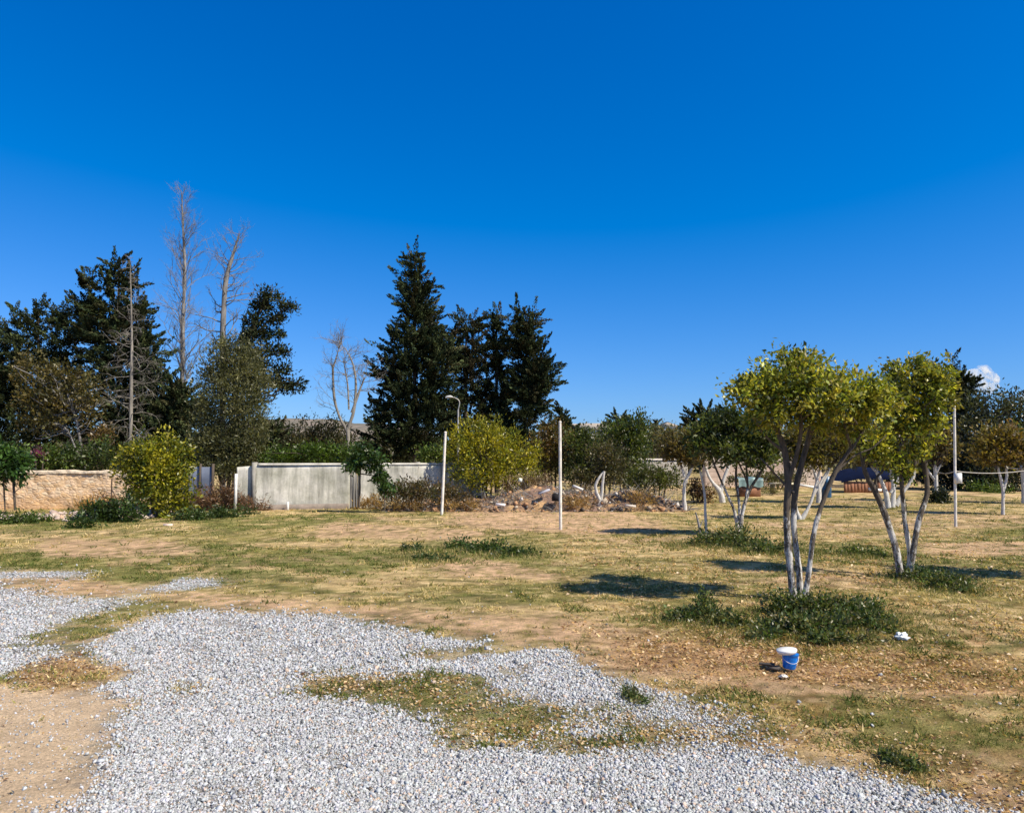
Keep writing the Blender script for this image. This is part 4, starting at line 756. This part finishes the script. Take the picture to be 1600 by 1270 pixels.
for label, xa, xb, D, hh, mt in (('low grey block wall below the silvery olive', 985, 1062, 44, 1.52, m_plain('grey_block', (.50, .47, .42), .9, .25, 2)), ('pinkish block wall behind the small dark orchard tree', 1085, 1262, 41, 1.88, BLK)):
    r = thing('garden_wall', label, 'wall', W((xa + xb) / 2, 0, D) * np.array([1, 1, 0])); wallgrid(W(xa, 0, D), W(xb, 0, D), hh, .25, 40, 8, lambda S: (fbm(np.stack([S * .8, S * 0, S * 0], 1), 2, 7) - .5) * .1, .03, 1.5).build('wall', mt, r)
    bc = wallgrid(W(xa, 0, D), W(xb, 0, D), .1, .34, 30, 2, nz, .02); bc.V[0][:, 2] += hh - .02; bc.build('coping', m_plain('pale_coping', (.68, .62, .55), .9), r)
# far houses
def house(label, px, D, w, d, h, rf):
    q = W(px, 0, D); q[2] = 0; r = thing('far_house', label, 'house', q); wm = m_plain('render', (.78, .74, .68), .9, .06, 1)
    b = Buf(); b.box(q + [-w / 2, -d / 2, -.3], q + [w / 2, d / 2, h]); b.build('wall', wm, r)
    b = Buf(); b.add([q + [-w / 2 - .4, -d / 2 - .4, h + .01], q + [w / 2 + .4, -d / 2 - .4, h + .01], q + [w / 2 + .4, d / 2 + .4, h + .01], q + [-w / 2 - .4, d / 2 + .4, h + .01], q + [-w / 2 + 2, 0, h + rf], q + [w / 2 - 2, 0, h + rf]], [(0, 1, 5, 4), (2, 3, 4, 5), (3, 2, 1, 0)], [(1, 2, 5), (3, 0, 4)])
    b.build('roof', m_plain('tile', (.46, .40, .34), .9, .2, 3), r)
    for k in (-.3, 0.05, .33):
        b = Buf(); b.box(q + [k * w - .5, -d / 2 - .05, h * .55], q + [k * w + .5, -d / 2 + .02, h * .85]); b.build('window', m_plain('pane', (.05, .07, .09), .2), r)
    return r
house('white far house above the bushes right of the dark cypresses', 925, 125, 9, 7, 6.3, 1.1); house('small pale far house behind the orange brown bush', 880, 140, 10, 6, 7.0, 1.0); house('tiny pale far house left of the orchard skyline', 1033, 170, 3.5, 4, 8.8, 1.0)
# hills
def ridge(name, x0, x1, D, dep, prof, seed):
    n, mm_ = 160, 14; b = Buf(); V = []
    for j in range(mm_):
        f = j / (mm_ - 1); sh = math.sin(f * math.pi)
        xx = np.linspace(x0, x1, n); e = np.clip(np.minimum(np.linspace(0, 1, n), np.linspace(1, 0, n)) * 6, 0, 1)
        hh = prof(np.linspace(0, 1, n)) * e * sh * (.75 + .5 * fbm(np.stack([xx * .012, np.full(n, f * 3.), np.full(n, seed)], 1), 4, seed))
        V.append(np.stack([xx, np.full(n, D + dep * f), hh - 1], 1))
    V = np.concatenate(V); i = (np.arange(mm_ - 1)[:, None] * n + np.arange(n - 1)[None]).ravel(); b.add(V, np.stack([i, i + 1, i + n + 1, i + n], 1))
    m, t, p = newmat('hillside'); nn_ = noise(t, .05, 8, .7); t.links.new(ramp(t, nn_, [(.35, (.10, .10, .075)), (.65, (.27, .22, .18))]), p.inputs['Base Color']); p.inputs['Roughness'].default_value = 1
    return tag(b.build(name, m, smooth=True), kind='structure')
ridge('hill', -420, -60, 800, 300, lambda s: 38 + 12 * np.sin(s * 3.1), 3); ridge('hill', 560, 1300, 900, 400, lambda s: 18 + 105 * s ** 1.5, 5)

# ------------------------------------------------------------ rubble mound
mh = lambda px: np.interp(px, [590, 640, 700, 770, 800, 830, 870, 905, 930, 950, 985, 1010, 1040, 1075], [0, .15, .2, .3, .48, .66, .6, .5, .42, .36, .5, .42, .25, 0])
q0 = W(590, 0, 23); xx = np.linspace(W(590, 0, 23)[0], W(1075, 0, 23)[0], 190); yy = np.linspace(22.3, 26.5, 46); X, Y = np.meshgrid(xx, yy); x = X.ravel(); y = Y.ravel()
pxm = 800 + F * x / 23.5; fr = (y - 22.3) / 4.2; env = np.clip(np.sin(np.clip(fr * 1.1, 0, 1) * np.pi) ** .6, 0, 1)
z = mh(pxm) * env * (.6 + .8 * fb2(x, y, 1.0, 5, 71)) + (fb2(x, y, 4.5, 3, 72) - .5) * .16 * np.clip(mh(pxm) * 3, 0, 1) - .03
n1 = fb2(x, y, 1.3, 4, 73)[:, None]; n2 = fb2(x, y, 4, 3, 74)[:, None]
col = np.array([.30, .19, .10]) + (np.array([.20, .13, .10]) - np.array([.30, .19, .10])) * np.clip((n1 - .4) * 5, 0, 1); col = col + (np.array([.52, .33, .16]) - col) * np.clip((n2 - .5) * 4, 0, 1)
b = Buf(); nx = len(xx); i = (np.arange(len(yy) - 1)[:, None] * nx + np.arange(nx - 1)[None]).ravel(); b.add(np.stack([x, y, z], 1), np.stack([i, i + 1, i + nx + 1, i + nx], 1), None, col)
def mz(x_, y_): return np.interp(x_, xx, mh(800 + F * xx / 23.5)) * np.clip(np.sin(np.clip((y_ - 22.3) / 4.2 * 1.1, 0, 1) * np.pi), 0, 1) ** .6
r = thing('rubble_mound', 'long mound of brown earth and demolition rubble beyond the field', 'mound', (W(850, 0, 23.5)) * np.array([1, 1, 0])); b.build('earth', RUBBLE, r)
def chunk(buf, c, s, col):
    v0 = np.array([(-1, -1, -1), (1, -1, -1), (1, 1, -1), (-1, 1, -1), (-1, -1, 1), (1, -1, 1), (1, 1, 1), (-1, 1, 1)], float) * .5 * (1 + rng.uniform(-.5, .2, (8, 3))) * s
    a = rng.normal(size=(3, 3)); qq, _ = np.linalg.qr(a); buf.add(v0 @ qq.T + c, [(0, 3, 2, 1), (4, 5, 6, 7), (0, 1, 5, 4), (1, 2, 6, 5), (2, 3, 7, 6), (3, 0, 4, 7)], None, col)
b = Buf()
for k in range(1500):
    px = rng.uniform(600, 1070); yv = rng.uniform(22.2, 25.0); xv = (px - 800) * yv / F
    if px < 700 and rng.random() < .6: continue
    u = rng.random(); c = (.66, .62, .58) if u < .06 else (.42, .24, .13) if u < .4 else (.26, .18, .13) if u < .75 else (.14, .12, .11) if u < .9 else (.50, .42, .32)
    chunk(b, np.array([xv, yv, mz(xv, yv) * rng.uniform(.75, 1.05) + .02]), np.array([1, .8, .6]) * rng.gamma(2.2, .030) * rng.uniform(.6, 1.3), np.array(c) * rng.uniform(.8, 1.1))
o = b.build('rubble', STONE, r); o['kind'] = 'stuff'
b = Buf()
for k in range(900):
    px = rng.uniform(600, 1075); yv = rng.uniform(22.2, 25.2); xv = (px - 800) * yv / F; zz = mz(xv, yv); L = rng.uniform(.2, .7); d = unit(rng.normal(size=3) * [1, 1, .45] + [0, 0, .25])
    p0 = np.array([xv, yv, zz]); b.tube([p0, p0 + d * L * .5 + rng.normal(size=3) * .03, p0 + d * L], [.011, .008, .003], 3, cap=False)
o = b.build('dead_sticks', DEAD, r); o['kind'] = 'stuff'
def dry(label, pts, pal, n, nl, D=23, name='dry_weeds'):
    b = Buf(); bb = [(W(px, py, D) * np.array([1, 1, 1]), np.array([rx * D / F, rx * D / F * .6, rz * D / F])) for px, py, rx, rz in pts]; foliage(b, bb, n, nl, .18, .09, pal, aspect=.2, up=.9, shell=.2); return tag(b.build(name, LEAF), label, 'weeds', WG)
dry('brown dried weeds over the top of the rubble mound', [(800, 758, 20, 12), (840, 752, 34, 10), (905, 765, 22, 8)], [(.16, .10, .06), (.2, .13, .06), (.12, .09, .05)], 110, 2600, 24)
dry('orange dry weeds on the lower flank of the rubble mound', [(640, 788, 40, 7), (720, 788, 40, 7), (900, 785, 34, 9), (1000, 778, 34, 8)], DRY + [(.18, .12, .05)], 150, 3600, 22.3)
dry('dry weeds along the foot of the pinkish block wall', [(1120, 762, 30, 8), (1170, 765, 40, 8), (1215, 765, 30, 7), (1235, 748, 26, 8)], [(.13, .12, .04), (.2, .15, .06), (.09, .10, .03)], 130, 3000, 32)
def slab(name, label, cat, px, py, D, size, rz, col, tilt=0):
    size = tuple(q * (.6 if 'chunk' in name else 1) for q in size); c = W(px, py, D); b = Buf(); ca, sa = math.cos(rz), math.sin(rz); ct, st = math.cos(tilt), math.sin(tilt); M = np.array([[ca, -sa, 0], [sa, ca, 0], [0, 0, 1]]) @ np.array([[ct, 0, st], [0, 1, 0], [-st, 0, ct]])
    b.box(-np.array(size) / 2, np.array(size) / 2, col, M, jit=min(size) * .12); b.V[0] = b.V[0] + c; return tag(b.build(name, STONE), label, cat)
slab('concrete_chunk', 'white broken slab on the rubble mound left of the bare forked trunk', 'rubble', 903, 762, 22.6, (.5, .3, .12), .3, (.75, .74, .72), .4)
slab('concrete_chunk', 'small white block on the left shoulder of the rubble mound', 'rubble', 813, 750, 23.4, (.16, .15, .2), .2, (.78, .83, .73), .2)
slab('concrete_chunk', 'pale grey slab slanting on the middle of the rubble mound', 'rubble', 850, 768, 22.5, (.6, .3, .08), .3, (.40, .40, .46), -.35)
slab('concrete_chunk', 'pile of whitish plaster at the foot of the right mound', 'rubble', 985, 790, 22.1, (.5, .3, .12), .1, (.60, .54, .48), .1)
slab('concrete_chunk', 'white litter at the foot of the left mound', 'rubble', 782, 788, 22.0, (.45, .3, .1), .1, (.76, .74, .76), .1)
slab('black_crate', 'small black box beside the middle pole on the mound', 'box', 869, 777, 22.3, (.2, .2, .2), .1, (.015, .015, .018), 0)
slab('brick', 'pinkish white brick lying below the citrus bush', 'brick', 263, 821, 17.6, (.19, .1, .08), .15, (.72, .56, .48), 0)
slab('white_board', 'white board lying behind the nearest orchard tree stems', 'board', 1258, 759, 32, (.75, .4, .1), .1, (.82, .82, .80), .16)
slab('white_board', 'white slab lying left of the cluster of white trunks', 'board', 1367, 765, 31, (.4, .3, .12), .1, (.82, .80, .77), .1)
b = Buf(); x = rng.uniform(-13.5, -9.6, 400); y = rng.uniform(18.8, 21.5, 400); stones(b, x, y, rng.gamma(2, .035, 400), stone_cols(400) * np.array([1.1, .85, .7]))
o = tag(b.build('scattered_stones', STONE), 'pale broken stones strewn in front of the stone wall', 'stones', kind='stuff')

# things among the far grove
q = W(1322, 0, 35); q[2] = 0
r = thing('low_shed', 'low shed with dark blue roof sheet and reddish brown plank sides', 'shed', q); b = Buf()
b.add([q + v for v in np.array([(-1.35, -.9, .52), (-.6, -.95, .95), (.35, -.95, 1.12), (1.0, -.9, .9), (1.25, -.9, .55), (-1.35, .9, .55), (-.6, .95, 1.0), (.35, .95, 1.16), (1.0, .9, .95), (1.25, .9, .6), (-1.35, -.88, .45), (-.6, -.93, .62), (.35, -.93, .62), (1.0, -.88, .6), (1.25, -.88, .48)])],
      [(0, 1, 6, 5), (1, 2, 7, 6), (2, 3, 8, 7), (3, 4, 9, 8), (10, 11, 1, 0), (11, 12, 2, 1), (12, 13, 3, 2), (13, 14, 4, 3)]); b.build('roof', m_plain('blue_sheet', (.005, .010, .035), .95, .3, 3), r)
PL = m_plain('plank', (.26, .13, .08), .9, .35, 4)
b = Buf()
for k in range(15): b.box(q + [-1.2 + k * .155, -.84 + .01 * (k % 2), -.02], q + [-1.2 + k * .155 + .14, -.80 + .01 * (k % 2), .5 + .03 * rng.random()])
for k in range(8): b.box(q + [1.1, -.8 + k * .2, -.02], q + [1.14, -.8 + k * .2 + .18, .5])
b.build('plank_side', PL, r)
q = W(1153, 0, 31); q[2] = 0; r = thing('covered_crate', 'pale teal sheet draped over a crate behind the small dark orchard tree', 'crate', q)
b = Buf(); b.box(q + [-.42, -.3, -.02], q + [.4, .3, .42]); b.build('crate', PL, r)
b = Buf(); xx_, zz_ = np.meshgrid(np.linspace(-.5, .5, 14), np.linspace(0, 1, 10)); s_ = zz_.ravel(); X_ = xx_.ravel() * (1 + .05 * s_)
Yv = np.where(s_ < .5, -.34 - .02 * np.sin(X_ * 20), -.34 + (s_ - .5) * 1.3); Zv = np.where(s_ < .5, .40 + s_ * .72, .76 + .02 * np.sin(X_ * 9)); Zv = Zv + .03 * np.sin(X_ * 14)
i = (np.arange(9)[:, None] * 14 + np.arange(13)[None]).ravel(); b.add(np.stack([X_, Yv, Zv], 1) + q, np.stack([i, i + 1, i + 15, i + 14], 1)); b.build('sheet', m_plain('teal_sheet', (.20, .30, .30), .4, .3, 4), r)
q = W(1203, 0, 33); q[2] = 0; r = thing('plank_bench', 'pale plank laid over a dark gap behind the thin stems', 'bench', q); b = Buf(); b.box(q + [-.5, -.2, .42], q + [.55, .2, .5], jit=.01); b.build('seat', m_plain('pale_plank', (.68, .62, .45), .8), r)
for s_ in (-.42, .45): b = Buf(); b.box(q + [s_ - .06, -.15, 0], q + [s_ + .06, .15, .42], jit=.01); b.build('leg', m_plain('bench_leg', (.10, .09, .07), .9), r)
q = W(1269, 0, 30); q[2] = 0; b = Buf(); zz_ = [0, .05, .3, .33, .36, .6, .63, .66, .85, .87]; b.tube([q + [0, 0, v] for v in zz_], [.17, .19, .19, .205, .19, .19, .205, .19, .185, .02], 20)
tag(b.build('blue_barrel', m_plain('blue_plastic', (.02, .09, .20), .4)), 'small dark blue barrel behind the trunks of the nearest orchard tree', 'barrel')

# ------------------------------------------------------------ poles, lamp, wire
POLE = m_plain('weathered_pole', (.74, .70, .63), .85, .25, 9, bd=.004)
def pole(label, x0, y0, x1, y1, r_, grp='pale poles standing in the field'):
    g = G(x0, y0); D = g[1]; tp = W(x1, y1, D); a = g + [0, 0, -.1]; rt = thing('field_pole', label, 'pole', g, grp)
    b = Buf(); n = 9; b.tube([a + (tp - a) * k / (n - 1) for k in range(n)], np.linspace(r_, r_ * .85, n), 8, rough=.05); b.build('shaft', POLE, rt, smooth=False)
    bc_ = Buf(); d = unit(tp - a); bc_.tube([tp - d * .01, tp + d * .02], [r_ * 1.05, r_ * .7], 8); bc_.build('cap', POLE, rt); return rt, D, tp
pole('short pale pole leaning right in front of the yellow bush', 690, 804, 696, 675, .042)
pole('straight pale pole standing alone in front of the rubble mound', 876, 827, 875, 659, .036)
rt, D3, tp3 = pole('tallest pale pole carrying a small white box at the right', 1493, 822, 1491, 633, .034)
q = W(1497, 747, D3 - .07); b = Buf(); b.box(q - [.065, .05, .12], q + [.065, .05, .12]); o = b.build('meter_box', m_plain('white_box', (.80, .80, .80), .5, .05), rt)
q2 = W(1497, 733, D3)
b = Buf(); A = W(1492, 736, D3); B = W(1660, 722, D3 + 1); P = [A + (B - A) * s + np.array([0, 0, -.14 * 4 * s * (1 - s)]) for s in np.linspace(0, 1, 14)]; b.tube(P, .011, 5)
A2 = W(1462, 735, 27); P = [A2 + (A - A2) * s + np.array([0, 0, -.08 * 4 * s * (1 - s)]) for s in np.linspace(0, 1, 14)]; b.tube(P, .011, 5)
tag(b.build('cable', m_plain('cable', (.45, .42, .38), .6)), 'thin pale cable stretched past the tallest pole to the right edge', 'cable')
q = W(719, 0, 27.5); q[2] = 0; r = thing('street_lamp', 'grey street lamp with curved arm in front of the dark cypresses', 'street lamp', q); LM = m_plain('galvanised', (.42, .40, .37), .5, .1, metal=.3)
b = Buf(); zt = W(719, 640, 27.5)[2]; b.tube([q, q + [0, 0, zt * .5], q + [0, 0, zt]], [.055, .042, .032], 8); b.build('pole', LM, r)
b = Buf(); b.tube(smooth_path([q + [0, 0, zt - .02], W(718, 628, 27.5), W(712, 622, 27.5), W(704, 620, 27.5)]), .02, 6); b.build('arm', LM, r)
b = Buf(); c = W(702, 620.5, 27.5); b.tube([c + [.13, 0, .0], c + [.05, 0, .02], c + [-.08, 0, .01], c + [-.14, 0, -.01]], [.02, .05, .045, .02], 8); b.build('lamp_head', m_plain('lamp_head', (.62, .62, .60), .4, .05), r)
# pale seam of a second far mast right of the cypresses is the last cypress's trunk

# ------------------------------------------------------------ bucket, litter
g = G(1233, 1044); px2m = g[1] / F
r = thing('paint_bucket', 'small blue plastic bucket with white lid perched askew on bare ground', 'bucket', g)
BL = m_plain('blue_bucket', (.0, .19, .68), .38, .3, 25)
b = Buf(); n = 28; hB = .115; zz_ = np.array([0, .008, .04, .08, .096, .1, hB]); rr = np.array([.043, .047, .052, .057, .058, .062, .062])
b.tube([g + [.012 * z_ / hB, 0, z_ + .002] for z_ in zz_], rr, n, cap=True); ob = b.build('body', BL, r, smooth=True)
b = Buf(); c = g + [-.014, 0, hB + .012]; tl = np.array([-.10, .02, 1.0]); tl /= np.linalg.norm(tl)
b.tube([c - tl * .012, c - tl * .010, c + tl * .012, c + tl * .018, c + tl * .0185], [.03, .070, .076, .073, .02], 32); b.build('lid', m_plain('white_lid', (.86, .85, .82), .4, .05, 30), r, smooth=False)
b = Buf(); th_ = np.linspace(0, np.pi, 14); b.tube([g + np.array([.06 * math.cos(a_) + .01, -.062 * math.sin(a_) , .09 - .04 * math.sin(a_)]) for a_ in th_], .002, 5); b.build('handle', m_plain('wire', (.75, .75, .75), .4), r)
g = G(1203, 1045); b = Buf(); b.tube([g + [-.07, .03, .035], g + [0, .02, .03], g + [.04, .01, .025]], [.009, .012, .018], 7); b.box(g + [.02, -.02, .0], g + [.075, .03, .02], jit=.004)
b.tube(smooth_path([g + [-.03, -.02, .004], g + [0, -.05, .02], g + [.05, -.04, .01]]), .012, 6)
tag(b.build('paint_brush', m_plain('brush', (.05, .04, .035), .7)), 'dark old paint brush lying left of the blue bucket', 'paint brush')
g = G(1180, 1040)
def crumple(name, label, cat, g, s, mat, seed, flat=.6):
    n, m_ = 22, 12; b = Buf(); V = []
    for j in range(m_ + 1):
        ph = math.pi * j / m_
        for i_ in range(n): th = 2 * math.pi * i_ / n; V.append((math.sin(ph) * math.cos(th), math.sin(ph) * math.sin(th), math.cos(ph)))
    V = np.array(V); nn_ = fbm(V * 2.2 + seed, 4, seed); V = V * (.55 + .9 * np.abs(nn_ - .5) * 3)[:, None] * np.array([1, .8, flat]) * s
    f = [(j * n + i_, (j + 1) * n + i_, (j + 1) * n + (i_ + 1) % n, j * n + (i_ + 1) % n) for j in range(m_) for i_ in range(n)]
    b.add(V + g + [0, 0, s * flat * .5], f); return tag(b.build(name, mat), label, cat)
crumple('plastic_bag', 'crumpled whitish plastic bag at the right end of the ivy mound', 'plastic bag', G(1408, 998), .07, m_plain('plastic_film', (.62, .68, .72), .25, .15, 40), 3)
crumple('stone', 'white fist-sized stone at the edge of the gravel near the middle', 'stone', G(762, 1016), .04, STONE, 5)
for k, (px, py, lb) in enumerate(((1468, 917, 'white litter scrap lying before the shaded weeds at the right'), (1224, 1057, 'pale curled paper scrap just below the blue bucket'))):
    g = G(px, py); crumple('litter_scrap', lb, 'litter', g, .035, m_plain('paper', (.78, .74, .68), .8), 11 + k, .35)

# ------------------------------------------------------------ cloud (far behind the trees, small cumulus)
def cloud(px, py, D, puffs, label):
    c0 = W(px, py, D); b = Buf(); n, m_ = 28, 16
    for dx, dz, rad in puffs:
        c = W(px + dx, py + dz, D); V = []
        for j in range(m_ + 1):
            ph = math.pi * j / m_
            for i_ in range(n): th = 2 * math.pi * i_ / n; V.append((math.sin(ph) * math.cos(th), math.sin(ph) * math.sin(th), math.cos(ph)))
        V = np.array(V); nn_ = fbm(V * 2.0 + dx * .37, 4, 5); V = V * (.75 + .5 * nn_)[:, None] * rad * D / F
        f = [(j * n + i_, (j + 1) * n + i_, (j + 1) * n + (i_ + 1) % n, j * n + (i_ + 1) % n) for j in range(m_) for i_ in range(n)]; b.add(V + c, f)
    m, t, p = newmat('cloud'); t.nodes.remove(p); vs_ = t.nodes.new('ShaderNodeVolumePrincipled'); vs_.inputs['Color'].default_value = (1, 1, 1, 1)
    g = t.nodes.new('ShaderNodeNewGeometry'); nz_ = N(t, 'ShaderNodeTexNoise', Scale=.035, Detail=6.0); t.links.new(g.outputs['Position'], nz_.inputs[0])
    dn = ramp(t, nz_.outputs[0], [(.40, 0.0), (.70, .05)]); t.links.new(dn, vs_.inputs['Density']); vs_.inputs['Anisotropy'].default_value = .2
    t.links.new(vs_.outputs[0], t.nodes['Material Output'].inputs['Volume'])
    o = b.build('cloud', m); return tag(o, label, 'cloud')
cloud(1532, 592, 4500, [(-22, 6, 12), (-10, -2, 14), (4, -6, 15), (16, 2, 13), (-2, 8, 14), (10, 12, 12), (-14, 14, 10), (22, 12, 7)], 'small white puffy cloud above the right-hand trees')
cloud(1604, 620, 4500, [(0, 0, 9), (14, 2, 10), (-9, 4, 4)], 'edge of a second low cloud at the right margin')
